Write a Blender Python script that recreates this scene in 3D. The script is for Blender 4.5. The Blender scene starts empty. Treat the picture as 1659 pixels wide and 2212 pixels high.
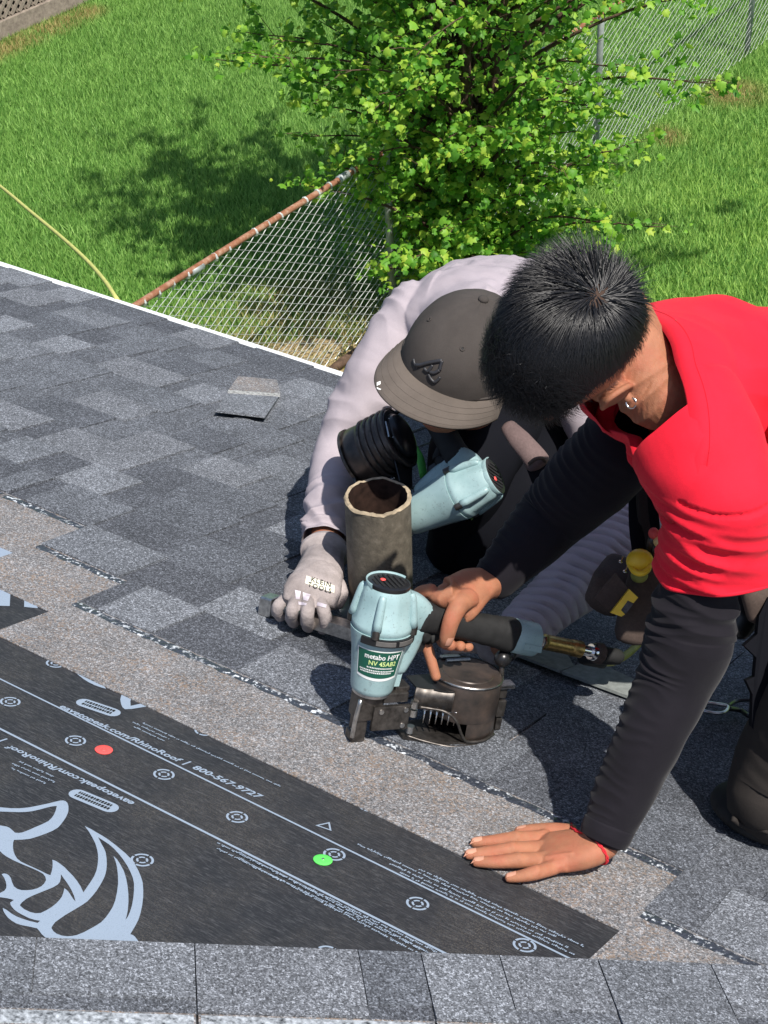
import bpy, bmesh, math, random
import numpy as np
from mathutils import Vector, Matrix, noise
from mathutils.bvhtree import BVHTree
from mathutils.geometry import tessellate_polygon

random.seed(7); rng = np.random.default_rng(7)
scene = bpy.context.scene
C = scene.collection
rad = math.radians

# ------------------------------------------------------------------ camera, sky, sun, exposure
# Frame: X runs along the eave, Y away from the camera (down the roof), Z up. Roof pitch 4:12.
SL = rad(18.43); CS, SS = math.cos(SL), math.sin(SL)
RX, RV, RN = Vector((1, 0, 0)), Vector((0, CS, -SS)), Vector((0, SS, CS))   # along courses, down slope, roof normal
CAMH = 1.2                                                                 # camera height over the roof plane
FPX, CX, CY = 3700.0, 829.5, 1106.0
_n = np.array([.1466, 1, -1363/FPX]); _n /= np.linalg.norm(_n)
_c = np.array([-5350-CX, CY+1150, FPX]); _c -= _n*_c.dot(_n); _c /= np.linalg.norm(_c)
_e = -_c; _r = np.cross(_n, _e); _r = _r if _r[2] > 0 else -_r
def _cw(x, y, z):      # camera axes (right, up, forward) to the frame above
    a = np.array([x, y, z], float)
    return RX*float(a.dot(_e)) + RV*float(a.dot(_r)) + RN*float(a.dot(_n))
CR, CU, CF = _cw(1, 0, 0), _cw(0, 1, 0), _cw(0, 0, 1)
CAM = RN*CAMH
cam_d = bpy.data.cameras.new('camera'); cam = bpy.data.objects.new('camera', cam_d); C.objects.link(cam)
cam.matrix_world = Matrix(((CR.x, CU.x, -CF.x, CAM.x), (CR.y, CU.y, -CF.y, CAM.y), (CR.z, CU.z, -CF.z, CAM.z), (0, 0, 0, 1)))
cam_d.sensor_fit = 'HORIZONTAL'; cam_d.sensor_width = 36; cam_d.lens = FPX/1659*36
cam_d.clip_start = .05; cam_d.clip_end = 1500
scene.camera = cam

SUN_EL, SUN_AZ = rad(60), rad(-18)     # direction to the sun: azimuth measured from +X towards +Y
sun_dir = Vector((math.cos(SUN_EL)*math.cos(SUN_AZ), math.cos(SUN_EL)*math.sin(SUN_AZ), math.sin(SUN_EL)))
w = bpy.data.worlds.new("World"); scene.world = w; w.use_nodes = True
nt = w.node_tree; bg = nt.nodes['Background']
sky = nt.nodes.new('ShaderNodeTexSky'); sky.sky_type = 'NISHITA'; sky.sun_disc = False
sky.sun_elevation = SUN_EL; sky.sun_rotation = math.pi/2 - SUN_AZ
sky.air_density = 1.0; sky.dust_density = 1.2
nt.links.new(sky.outputs[0], bg.inputs[0]); bg.inputs[1].default_value = .09
sd = bpy.data.lights.new('sun', 'SUN'); sd.energy = 4.3; sd.angle = rad(.53); sd.color = (1, .955, .89)
so = bpy.data.objects.new('sun', sd); C.objects.link(so)
so.rotation_euler = (-sun_dir).to_track_quat('-Z', 'Y').to_euler(); so.location = (0, 0, 30)
scene.view_settings.view_transform = 'Standard'; scene.view_settings.look = 'None'
scene.view_settings.gamma = 1; scene.view_settings.exposure = .5
scene.view_settings.use_curve_mapping = False
scene.cycles.max_bounces = 6

# ------------------------------------------------------------------ helpers
def R3(u, v, z=0.0): return RX*u + RV*v + RN*z
def uvz(p): return Vector((p.dot(RX), p.dot(RV), p.dot(RN)))
def ray(px, py): return CR*(px-CX) + CU*(CY-py) + CF*FPX
def at(px, py, z=0.0):            # the spot z metres above the roof that is seen at px,py
    d = ray(px, py); return CAM + d*((z-CAMH)/d.dot(RN))
def uv(px, py, z=0.0): q = uvz(at(px, py, z)); return (q.x, q.y)
LAWN = CAM.z - 6.2
def lawn_at(px, py, h=0.0):
    d = ray(px, py); return CAM + d*((LAWN+h-CAM.z)/d.z)
def atd(px, py, dist): return CAM + ray(px, py).normalized()*dist
def cv(x, y, z): return (CR*x + CU*y - CF*z).normalized()   # direction from the camera's right, up, towards-camera

def tag(o, label=None, cat=None, group=None, kind=None):
    if label: o['label'] = label
    if cat: o['category'] = cat
    if group: o['group'] = group
    if kind: o['kind'] = kind
    return o
def link(name, me, mat=None, parent=None, smooth=False):
    o = bpy.data.objects.new(name, me); C.objects.link(o)
    if mat: me.materials.append(mat)
    if parent is not None:
        o.parent = parent
        pm = parent
        o.matrix_parent_inverse = world_of(parent).inverted()
    if smooth:
        me.polygons.foreach_set('use_smooth', [True]*len(me.polygons))
    return o
def world_of(o):
    m = o.matrix_basis.copy()
    if o.parent: m = world_of(o.parent) @ o.matrix_parent_inverse @ m
    return m
def mk(name, V, F, mat=None, parent=None, smooth=False):
    me = bpy.data.meshes.new(name); me.from_pydata([tuple(v) for v in V], [], [tuple(f) for f in F]); me.update()
    return link(name, me, mat, parent, smooth)
def thing(name, loc, label, cat, group=None, rot=None):
    o = bpy.data.objects.new(name, None); C.objects.link(o); o.location = loc; o.empty_display_size = .05
    if rot: o.rotation_euler = rot
    return tag(o, label, cat, group)

class MB:                        # collects shapes into one mesh
    def __init__(s): s.V = []; s.F = []
    def add(s, V, F):
        b = len(s.V); s.V += [Vector(v) for v in V]; s.F += [tuple(b+i for i in f) for f in F]; return s
    def box(s, c, x, y, z, bev=0):        # centre, three half-axis vectors
        c = Vector(c)
        V = [c+x*i+y*j+z*k for i in (-1, 1) for j in (-1, 1) for k in (-1, 1)]
        F = [(0, 1, 3, 2), (4, 6, 7, 5), (0, 4, 5, 1), (2, 3, 7, 6), (0, 2, 6, 4), (1, 5, 7, 3)]
        if bev:
            bm = bmesh.new(); vs = [bm.verts.new(v) for v in V]
            for f in F: bm.faces.new([vs[i] for i in f])
            bmesh.ops.recalc_face_normals(bm, faces=bm.faces[:])
            bmesh.ops.bevel(bm, geom=bm.edges[:], offset=bev, segments=2, affect='EDGES', profile=.6)
            bm.verts.index_update(); s.add([v.co.copy() for v in bm.verts], [[v.index for v in f.verts] for f in bm.faces]); bm.free(); return s
        return s.add(V, F)
    def prism(s, pts, d):                 # polygon (list of Vector) extruded by vector d
        n = len(pts); pts = [Vector(p) for p in pts]
        return s.add(pts+[p+d for p in pts], [tuple(range(n))[::-1], tuple(range(n, 2*n))]+[(i, (i+1) % n, n+(i+1) % n, n+i) for i in range(n)])
    def lathe(s, o, ax, prof, n=32, xd=None, a0=0, a1=2*math.pi, cap=True):   # prof: (height along ax, radius)
        ax = Vector(ax).normalized()
        xd = Vector(xd) if xd is not None else (Vector((1, 0, 0)) if abs(ax.x) < .9 else Vector((0, 1, 0)))
        xd = (xd-ax*xd.dot(ax)).normalized(); yd = ax.cross(xd); o = Vector(o)
        full = abs(a1-a0-2*math.pi) < 1e-6; m = n if full else n+1
        V = []; F = []
        for h, r in prof:
            for i in range(m):
                a = a0+(a1-a0)*i/n; V.append(o+ax*h+(xd*math.cos(a)+yd*math.sin(a))*r)
        for j in range(len(prof)-1):
            for i in range(n):
                k = (i+1) % m if full else i+1
                F.append((j*m+i, j*m+k, (j+1)*m+k, (j+1)*m+i))
        if cap and full:
            F.append(tuple(range(m))[::-1]); F.append(tuple((len(prof)-1)*m+i for i in range(m)))
        return s.add(V, F)
    def tube(s, P, r, n=10, cap=True, sub=0):
        P = [Vector(p) for p in P]
        if sub: P = crv(P, sub)
        R_ = r if hasattr(r, '__len__') else [r]*len(P)
        if len(R_) != len(P): R_ = list(np.interp(np.linspace(0, 1, len(P)), np.linspace(0, 1, len(R_)), R_))
        V = []; F = []; t0 = (P[1]-P[0]).normalized(); side = t0.orthogonal().normalized()
        for i, p in enumerate(P):
            t = (P[min(i+1, len(P)-1)]-P[max(i-1, 0)]).normalized()
            side = (side-t*side.dot(t)).normalized(); b = t.cross(side)
            for k in range(n):
                a = 2*math.pi*k/n; V.append(p+(side*math.cos(a)+b*math.sin(a))*R_[i])
        for j in range(len(P)-1):
            for i in range(n): F.append((j*n+i, j*n+(i+1) % n, (j+1)*n+(i+1) % n, (j+1)*n+i))
        if cap: F.append(tuple(range(n))[::-1]); F.append(tuple((len(P)-1)*n+i for i in range(n)))
        return s.add(V, F)
    def ell(s, c, ax, n=24, m=16):        # ellipsoid, three half-axis vectors
        c = Vector(c); x, y, z = ax; V = [c+z]; F = []
        for j in range(1, m):
            t = math.pi*j/m
            for i in range(n):
                a = 2*math.pi*i/n; V.append(c+x*(math.sin(t)*math.cos(a))+y*(math.sin(t)*math.sin(a))+z*math.cos(t))
        V.append(c-z)
        for i in range(n): F.append((0, 1+i, 1+(i+1) % n))
        for j in range(m-2):
            for i in range(n): F.append((1+j*n+i, 1+(j+1)*n+i, 1+(j+1)*n+(i+1) % n, 1+j*n+(i+1) % n))
        e = len(V)-1; b = 1+(m-2)*n
        for i in range(n): F.append((e, b+(i+1) % n, b+i))
        return s.add(V, F)
    def build(s, name, mat=None, parent=None, smooth=False):
        me = bpy.data.meshes.new(name); me.from_pydata([tuple(v) for v in s.V], [], s.F)
        bm = bmesh.new(); bm.from_mesh(me); bmesh.ops.recalc_face_normals(bm, faces=bm.faces[:]); bm.to_mesh(me); bm.free()
        o = link(name, me, mat, parent, smooth)
        if smooth == 'auto':
            sharp(me, 40)
        return o
def sharp(me, deg):
    bm = bmesh.new(); bm.from_mesh(me); c = math.radians(deg)
    for e in bm.edges:
        e.smooth = not (len(e.link_faces) == 2 and e.calc_face_angle(0) > c)
    bm.to_mesh(me); bm.free()
def crv(P, sub):                          # Catmull-Rom through points
    P = [Vector(p) for p in P]; out = []
    Q = [P[0]*2-P[1]]+P+[P[-1]*2-P[-2]]
    for i in range(1, len(Q)-2):
        for k in range(sub):
            t = k/sub; a, b, c, d = Q[i-1], Q[i], Q[i+1], Q[i+2]
            out.append(.5*((2*b)+(c-a)*t+(2*a-5*b+4*c-d)*t*t+(3*b-a-3*c+d)*t**3))
    out.append(P[-1]); return out
def loft(P, RA, side, sub=10, n=32, fold=None, power=2.0, endcap=True):
    """limb surface: P joints, RA list of (radius along side, radius across), side hint vector(s); fold(s,theta,t)->radial offset"""
    C3 = crv(P, sub); N = len(C3); ts = np.linspace(0, len(P)-1, N)
    ra = np.interp(ts, range(len(P)), [a[0] for a in RA]); rb = np.interp(ts, range(len(P)), [a[1] for a in RA])
    sd_ = side if isinstance(side, list) else [side]*len(P)
    V = []; F = []; s = 0; prev = None
    for i in range(N):
        t = (C3[min(i+1, N-1)]-C3[max(i-1, 0)]).normalized()
        if i: s += (C3[i]-C3[i-1]).length
        k = min(int(ts[i]), len(P)-2); fr = ts[i]-k
        sv = sd_[k]*(1-fr)+sd_[k+1]*fr; sv = (sv-t*sv.dot(t)).normalized(); b = t.cross(sv)
        for j in range(n):
            a = 2*math.pi*j/n; ca, sa = math.cos(a), math.sin(a)
            q = (abs(ca)**power+abs(sa)**power)**(-1/power)
            f = fold(s, a, ts[i]) if fold else 0
            V.append(C3[i]+sv*ca*(ra[i]*q+f)+b*sa*(rb[i]*q+f))
    for i in range(N-1):
        for j in range(n): F.append((i*n+j, i*n+(j+1) % n, (i+1)*n+(j+1) % n, (i+1)*n+j))
    if endcap:
        for e, idx, dirn in ((0, 0, -1), (N-1, N-1, 1)):
            t = (C3[1]-C3[0]).normalized() if e == 0 else (C3[-1]-C3[-2]).normalized()
            rr = min(ra[e], rb[e])
            b0 = e*n; last = [b0+j for j in range(n)]
            for q in (.35, .7):
                nb = len(V); sc = math.cos(q*math.pi/2)
                for j in range(n): V.append(C3[e]+(V[b0+j]-C3[e])*sc+t*dirn*rr*math.sin(q*math.pi/2)*.8)
                cur = [nb+j for j in range(n)]
                for j in range(n): F.append((last[j], last[(j+1) % n], cur[(j+1) % n], cur[j]))
                last = cur
            V.append(C3[e]+t*dirn*rr*.8); c = len(V)-1
            for j in range(n): F.append((last[j], last[(j+1) % n], c))
    return V, F
def union(mb, vox, smooth=4, fac=.5):     # fuse overlapping closed shapes into one skin; returns vertices and faces
    me = bpy.data.meshes.new('tmp'); me.from_pydata([tuple(v) for v in mb.V], [], mb.F)
    bm = bmesh.new(); bm.from_mesh(me); bmesh.ops.recalc_face_normals(bm, faces=bm.faces[:]); bm.to_mesh(me); bm.free()
    o = bpy.data.objects.new('tmp', me); C.objects.link(o)
    m = o.modifiers.new('r', 'REMESH'); m.mode = 'VOXEL'; m.voxel_size = vox
    if smooth:
        m2 = o.modifiers.new('s', 'SMOOTH'); m2.factor = fac; m2.iterations = smooth
    dg = bpy.context.evaluated_depsgraph_get(); ev = o.evaluated_get(dg); em = ev.to_mesh()
    n = len(em.vertices); co = np.empty(n*3, np.float32); em.vertices.foreach_get('co', co); co = co.reshape(-1, 3)
    nm = np.empty(n*3, np.float32); em.vertices.foreach_get('normal', nm); nm = nm.reshape(-1, 3)
    F = [tuple(p.vertices) for p in em.polygons]
    ev.to_mesh_clear(); bpy.data.objects.remove(o); bpy.data.meshes.remove(me)
    return co.astype(float), F, nm.astype(float)
def bvh_of(V, F): return BVHTree.FromPolygons([tuple(v) for v in V], F)
def np3(v): return np.array(v[:], float)

# ------------------------------------------------------------------ materials
class NT:
    def __init__(s, name, rough=.7, spec=.3):
        s.m = bpy.data.materials.new(name); s.m.use_nodes = True; s.t = s.m.node_tree; s.b = s.t.nodes['Principled BSDF']
        s.b.inputs['Roughness'].default_value = rough; s.b.inputs['Specular IOR Level'].default_value = spec
        s.tc = s.t.nodes.new('ShaderNodeTexCoord')
    def n(s, ty, **k):
        q = s.t.nodes.new(ty)
        for a, b in k.items(): setattr(q, a, b)
        return q
    def l(s, a, b): s.t.links.new(a, b)
    def geo(s): return s.n('ShaderNodeNewGeometry').outputs['Position']
    def noise(s, scale, detail=4, rough=.6, vec=None, dist=0):
        q = s.n('ShaderNodeTexNoise'); q.inputs['Scale'].default_value = scale; q.inputs['Detail'].default_value = detail
        q.inputs['Roughness'].default_value = rough; q.inputs['Distortion'].default_value = dist
        s.l(vec or s.geo(), q.inputs['Vector']); return q.outputs['Fac']
    def voro(s, scale, vec=None, out='Color', feature='F1'):
        q = s.n('ShaderNodeTexVoronoi', feature=feature); q.inputs['Scale'].default_value = scale
        s.l(vec or s.geo(), q.inputs['Vector']); return q.outputs[out]
    def ramp(s, fac, stops, interp='LINEAR'):
        q = s.n('ShaderNodeValToRGB'); q.color_ramp.interpolation = interp; e = q.color_ramp.elements
        while len(e) > 1: e.remove(e[-1])
        e[0].position = stops[0][0]; e[0].color = (*stops[0][1], 1) if hasattr(stops[0][1], '__len__') else (stops[0][1],)*3+(1,)
        for p, c in stops[1:]:
            x = e.new(p); x.color = (*c, 1) if hasattr(c, '__len__') else (c, c, c, 1)
        s.l(fac, q.inputs[0]); return q.outputs[0]
    def mix(s, fac, a, b, mode='MIX'):
        q = s.n('ShaderNodeMix', data_type='RGBA', blend_type=mode)
        if isinstance(fac, (int, float)): q.inputs[0].default_value = fac
        else: s.l(fac, q.inputs[0])
        for i, x in ((6, a), (7, b)):
            if isinstance(x, tuple): q.inputs[i].default_value = (*x, 1)
            else: s.l(x, q.inputs[i])
        return q.outputs[2]
    def math(s, op, a, b=0.0):
        q = s.n('ShaderNodeMath', operation=op)
        for i, x in ((0, a), (1, b)):
            if isinstance(x, (int, float)): q.inputs[i].default_value = x
            else: s.l(x, q.inputs[i])
        return q.outputs[0]
    def rnd(s): return s.n('ShaderNodeObjectInfo').outputs['Random']
    def bump(s, h, strength=.3, dist=.001):
        q = s.n('ShaderNodeBump'); q.inputs['Strength'].default_value = strength; q.inputs['Distance'].default_value = dist
        s.l(h, q.inputs['Height']); s.l(q.outputs[0], s.b.inputs['Normal']); return q
    def col(s, x):
        if isinstance(x, tuple): s.b.inputs['Base Color'].default_value = (*x, 1)
        else: s.l(x, s.b.inputs['Base Color'])
        return s
def plain(name, c, rough=.6, spec=.4, metal=0, var=.25, vs=60, bump=0, bs=400):
    m = NT(name, rough, spec); lo = tuple(x*(1-var) for x in c); hi = tuple(min(1, x*(1+var)) for x in c)
    m.col(m.ramp(m.noise(vs, 5), [(.3, lo), (.7, hi)])); m.b.inputs['Metallic'].default_value = metal
    if bump: m.bump(m.noise(bs, 3), bump, .0008)
    return m.m

M = {}
def granules(name, tones, speck, brown=0, rough=.95, rnd=True):
    m = NT(name, rough, .15)
    tone = m.ramp(m.rnd(), [(i/len(tones), t) for i, t in enumerate(tones)], 'CONSTANT') if len(tones) > 1 else None
    base = tone if tone is not None else tones[0]
    v1 = m.voro(620); v2 = m.voro(330)
    sp = m.math('ADD', m.math('MULTIPLY', m.n('ShaderNodeSeparateColor').outputs[0], 1), 0)
    sc1 = m.n('ShaderNodeSeparateColor'); m.l(v1, sc1.inputs[0]); sc2 = m.n('ShaderNodeSeparateColor'); m.l(v2, sc2.inputs[0])
    k = m.math('ADD', m.math('MULTIPLY', sc1.outputs[0], .6), m.math('MULTIPLY', sc2.outputs[0], .4))
    mul = m.ramp(k, [(.12, speck[0]), (.5, speck[1]), (.72, speck[2]), (.9, speck[3])])
    c = m.mix(1.0, base, mul, 'MULTIPLY')
    big = m.ramp(m.noise(9, 3), [(.3, .86), (.7, 1.12)]); c = m.mix(1.0, c, big, 'MULTIPLY')
    if brown:
        br = m.ramp(sc2.outputs[1], [(0, 0.0), (.55, 0.0), (.7, 1.0)])
        patch = m.ramp(m.noise(14, 3), [(.35, .15), (.65, 1.0)])
        c = m.mix(m.math('MULTIPLY', m.math('MULTIPLY', br, patch), brown), c, (.30, .20, .125))
    m.col(c); m.bump(sc1.outputs[1], .55, .0012)
    return m.m
SPK = (.33, .82, 1.25, 2.4)
M['tab'] = granules('shingle_granules', [(.150, .161, .180), (.112, .121, .138), (.178, .190, .211), (.130, .140, .158), (.162, .172, .191), (.102, .110, .126)], SPK)
M['base'] = granules('shingle_granules_dark', [(.108, .116, .132), (.094, .101, .116), (.122, .131, .148)], SPK)
M['head'] = granules('headlap_granules', [(.215, .215, .222)], (.35, .85, 1.25, 2.2), brown=.5)
M['sealpaper'] = None

def mat_under():
    m = NT('underlayment_felt', .62, .35)
    st = m.n('ShaderNodeMapping'); st.inputs['Rotation'].default_value = (0, 0, rad(-38)); st.inputs['Scale'].default_value = (60, 420, 200)
    m.l(m.geo(), st.inputs['Vector'])
    fib = m.noise(1.0, 5, .7, st.outputs[0], .8)
    c = m.ramp(fib, [(.3, (.013, .014, .017)), (.52, (.026, .027, .031)), (.70, (.075, .077, .082))])
    dust = m.ramp(m.noise(5.5, 5, .65), [(.42, 0.0), (.75, 1.0)]); fine = m.ramp(m.noise(500, 2), [(.5, 0.0), (.66, 1.0)])
    c = m.mix(m.math('MULTIPLY', dust, m.math('ADD', m.math('MULTIPLY', fine, .6), .1)), c, (.13, .115, .095))
    m.col(c); m.bump(m.noise(900, 2), .25, .0004); return m.m
M['under'] = mat_under()
M['print'] = (lambda m: (m.col(m.mix(m.ramp(m.noise(700, 3), [(.56, 0.0), (.68, .35)]), (.28, .345, .43), (.10, .12, .145))), m.m)[1])(NT('underlayment_print', .6, .3))
def mat_tar():
    m = NT('sealant_tar', .35, .6)
    k = m.voro(170, out='Distance'); g = m.ramp(m.noise(110, 3, .6), [(.54, 0.0), (.61, 1.0)]); big = m.ramp(m.noise(22, 2), [(.34, 0.0), (.52, 1.0)])
    c = m.mix(m.math('MULTIPLY', g, big), (.040, .047, .062), (.66, .70, .74))  # bright blotches are glints painted into the tar colour
    m.col(c); m.bump(k, .8, .003); m.b.inputs['Roughness'].default_value = .3; return m.m
M['tar'] = mat_tar()
M['white_metal'] = plain('white_painted_metal', (.86, .87, .88), .35, .5, var=.03)
M['wood'] = (lambda m: (m.col(m.ramp(m.noise(18, 6, .7), [(.3, (.16, .13, .105)), (.6, (.30, .25, .20)), (.8, (.4, .34, .28))])), m.bump(m.noise(120, 4), .3, .004), m.m)[2])(NT('weathered_wood', .9, .2))
M['deck'] = plain('roof_sheathing', (.35, .26, .16), .9)
M['siding'] = plain('house_siding', (.55, .54, .5), .7)
def mat_skin(name, c, red=(.5, .12, .07)):
    m = NT(name, .58, .28)
    v = m.ramp(m.noise(38, 5, .6), [(.3, tuple(x*.82 for x in c)), (.7, tuple(min(1, x*1.12) for x in c))])
    r = m.ramp(m.noise(26, 4), [(.45, 0.0), (.72, .75)]); m.col(m.mix(r, v, red))
    m.b.inputs['Subsurface Weight'].default_value = .12; m.b.inputs['Subsurface Radius'].default_value = (.006, .002, .001)
    m.b.inputs['Subsurface Scale'].default_value = .5
    q = m.voro(900, out='Distance'); m.bump(m.math('ADD', q, m.math('MULTIPLY', m.noise(160, 5, .7), 1.6)), .55, .0008); return m.m
M['skin'] = mat_skin('tan_skin', (.385, .165, .092), (.40, .12, .07))
M['skin2'] = mat_skin('dark_tan_skin', (.30, .135, .075))
M['nail'] = plain('fingernail', (.60, .30, .20), .3, .5, var=.05)
def cloth(name, c, rough=.85, weave=1500, var=.12, bump=.35, sheen=.0, big=.10):
    m = NT(name, rough, .2 if max(c) > .03 else .06)
    v = m.ramp(m.noise(weave, 2), [(.3, tuple(x*(1-var) for x in c)), (.7, tuple(min(1, x*(1+var)) for x in c))])
    b2 = m.ramp(m.noise(14, 4), [(.3, 1-big), (.7, 1+big)]); m.col(m.mix(1.0, v, b2, 'MULTIPLY'))
    m.bump(m.math('ADD', m.noise(weave, 2), m.math('MULTIPLY', m.noise(90, 3), 1.5)), bump, .0007)
    m.b.inputs['Sheen Weight'].default_value = sheen; m.b.inputs['Sheen Roughness'].default_value = .5; return m.m
M['red'] = cloth('red_cotton', (.74, .012, .032), .8, sheen=.05)
M['grey'] = cloth('lilac_grey_jersey', (.40, .350, .375), .85, big=.06)
M['black'] = cloth('black_jersey', (.0135, .012, .0155), .75, sheen=.08)
M['pants'] = cloth('navy_black_twill', (.0075, .008, .011), .85, 900)
M['brownpants'] = cloth('charcoal_brown_canvas', (.034, .029, .026), .9, 900)
M['cap'] = cloth('faded_black_cap', (.062, .054, .049), .9, 1200, big=.15)
M['brim'] = cloth('sunbleached_brim', (.120, .100, .085), .92, 1200, big=.15)
M['thread'] = plain('embroidery_thread', (.03, .03, .034), .45, .5)
M['glove'] = cloth('grey_glove_knit', (.34, .295, .285), .9, 800, big=.38)
M['glovedark'] = cloth('glove_palm_coating', (.045, .043, .045), .7, 600)
M['leather'] = cloth('worn_leather', (.085, .062, .052), .8, 300, big=.3)
M['leatherpale'] = cloth('faded_leather', (.13, .09, .085), .75, 300, big=.25)
M['teal'] = (lambda m: (m.col(m.mix(m.math('ADD', m.ramp(m.noise(220, 4, .7), [(.60, 0.0), (.70, .6)]), m.ramp(m.noise(48, 7, .8), [(.58, 0.0), (.70, .55)])), m.ramp(m.noise(25, 4), [(.3, (.26, .39, .40)), (.7, (.34, .48, .49))]), (.11, .12, .12))), m.bump(m.noise(500, 3), .12, .0006), m.m)[2])(NT('pale_teal_paint', .38, .5))
M['rubber'] = plain('black_rubber', (.018, .018, .018), .75, .3, bump=.4, bs=900)
M['plastic'] = plain('black_plastic', (.014, .014, .015), .3, .5)
M['steel'] = plain('worn_steel', (.55, .54, .52), .32, .5, 1, .3, 150)
M['dark_steel'] = plain('blackened_steel', (.10, .09, .082), .42, .5, .8, .5, 90)
M['drum'] = (lambda m: (m.col(m.ramp(m.noise(35, 5), [(.3, (.05, .045, .042)), (.6, (.11, .085, .072)), (.8, (.17, .12, .095))])), m.b.inputs['Metallic'].__setattr__('default_value', .55), m.m)[2])(NT('scuffed_drum', .36, .5))
M['brass'] = plain('brass', (.52, .35, .13), .35, .5, 1, .3, 200)
M['chrome'] = plain('chrome', (.75, .75, .75), .15, .5, 1, .05)
M['hose'] = plain('yellow_green_hose', (.27, .27, .06), .5, .4)
M['label'] = plain('dark_green_label', (.012, .095, .062), .4, .4, var=.1)
M['white'] = plain('white_ink', (.82, .84, .82), .5, .3, var=.04)
M['yellowgreen_ink'] = plain('yellow_green_ink', (.62, .78, .30), .5, .3, var=.04)
M['black_ink'] = plain('black_ink', (.015, .015, .016), .6, .3)
M['yellow'] = plain('tool_yellow', (.95, .60, .03), .4, .5, var=.1)
M['pipe'] = (lambda m: (m.col(m.ramp(m.noise(60, 6, .7), [(.3, (.085, .073, .056)), (.55, (.145, .125, .095)), (.75, (.22, .19, .15))])), m.bump(m.noise(260, 4), .5, .0015), m.m)[2])(NT('weathered_vent_pipe', .75, .35))
M['pipe_in'] = plain('rusty_pipe_inside_shaded', (.035, .019, .014), .9, .2, var=.5)  # rust brown darkened, putting the pipe's inner shade into the colour
M['pipe_rim'] = plain('worn_pipe_rim', (.36, .29, .20), .8, .3, var=.3)
M['lead'] = plain('pipe_flashing', (.06, .065, .075), .5, .4)
M['galv'] = plain('galvanised_wire', (.50, .52, .50), .45, .5, .35, .2, 30)
M['galvpost'] = plain('galvanised_post', (.36, .38, .38), .55, .4, .3, .25, 20)
M['rust'] = (lambda m: (m.col(m.ramp(m.noise(14, 5, .7), [(.3, (.17, .065, .03)), (.50, (.27, .12, .07)), (.62, (.36, .22, .15)), (.74, (.42, .39, .35))])), m.m)[1])(NT('rusty_rail', .85, .2))
M['bark'] = (lambda m: (m.col(m.ramp(m.noise(20, 5, .7), [(.3, (.055, .035, .025)), (.7, (.15, .095, .065))])), m.bump(m.noise(60, 5), .8, .01), m.m)[2])(NT('tree_bark', .9, .2))
M['rope'] = plain('braided_rope', (.50, .50, .16), .8, .2, var=.15, vs=40)
M['redcap'] = plain('red_plastic_cap', (.85, .10, .09), .5, .4, var=.05)
M['greencap'] = plain('green_plastic_cap', (.12, .72, .12), .5, .4, var=.05)
M['redstring'] = plain('red_string', (.62, .03, .04), .8, .2, var=.3, vs=400)
M['silver'] = plain('silver_ring', (.9, .88, .85), .2, .5, 1, .02)
def leafmat(name, stops, trans=.35, sc=9):
    m = NT(name, .5, .35)
    v = m.noise(sc, 2)
    g = m.n('ShaderNodeNewGeometry'); ri = g.outputs['Random Per Island']
    k = m.math('ADD', m.math('MULTIPLY', ri, .6), m.math('MULTIPLY', v, .4))
    c = m.ramp(k, stops); m.col(c)
    tr = m.n('ShaderNodeBsdfTranslucent'); mx = m.n('ShaderNodeMixShader'); mx.inputs[0].default_value = trans
    m.l(c, tr.inputs[0]); m.l(m.b.outputs[0], mx.inputs[1]); m.l(tr.outputs[0], mx.inputs[2])
    m.l(mx.outputs[0], m.t.nodes['Material Output'].inputs[0]); return m.m
M['leaf'] = leafmat('fresh_leaves', [(.2, (.06, .20, .018)), (.42, (.15, .38, .035)), (.62, (.30, .54, .06)), (.80, (.46, .60, .07))], .45)
def mat_soil():
    m = NT('lawn_soil', 1, .05)
    c = m.ramp(m.noise(3, 6, .7), [(.3, (.060, .145, .028)), (.6, (.095, .21, .042)), (.8, (.14, .25, .06))]); m.col(c); return m.m
M['soil'] = mat_soil()
# ================================================================== SETTING: lawn, fence, tree
def mesh_np(name, co, faces_flat, nper, mat, parent=None):
    me = bpy.data.meshes.new(name); nf = len(faces_flat)//nper
    me.vertices.add(len(co)); me.vertices.foreach_set('co', np.asarray(co, np.float32).ravel())
    me.loops.add(len(faces_flat)); me.loops.foreach_set('vertex_index', np.asarray(faces_flat, np.int32))
    me.polygons.add(nf); me.polygons.foreach_set('loop_start', np.arange(nf, dtype=np.int32)*nper)
    me.update(calc_edges=True); me.validate(); return link(name, me, mat, parent)

def hgt(x, y): return .035*math.sin(x*1.3+.5)*math.cos(y*.9)
lawn = MB(); S_ = 600
lawn.add([(-S_, -S_, LAWN-.05), (S_, -S_, LAWN-.05), (S_, S_, LAWN-.05), (-S_, S_, LAWN-.05)], [(0, 1, 2, 3)])
tag(lawn.build('lawn', M['soil']), kind='structure')

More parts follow.
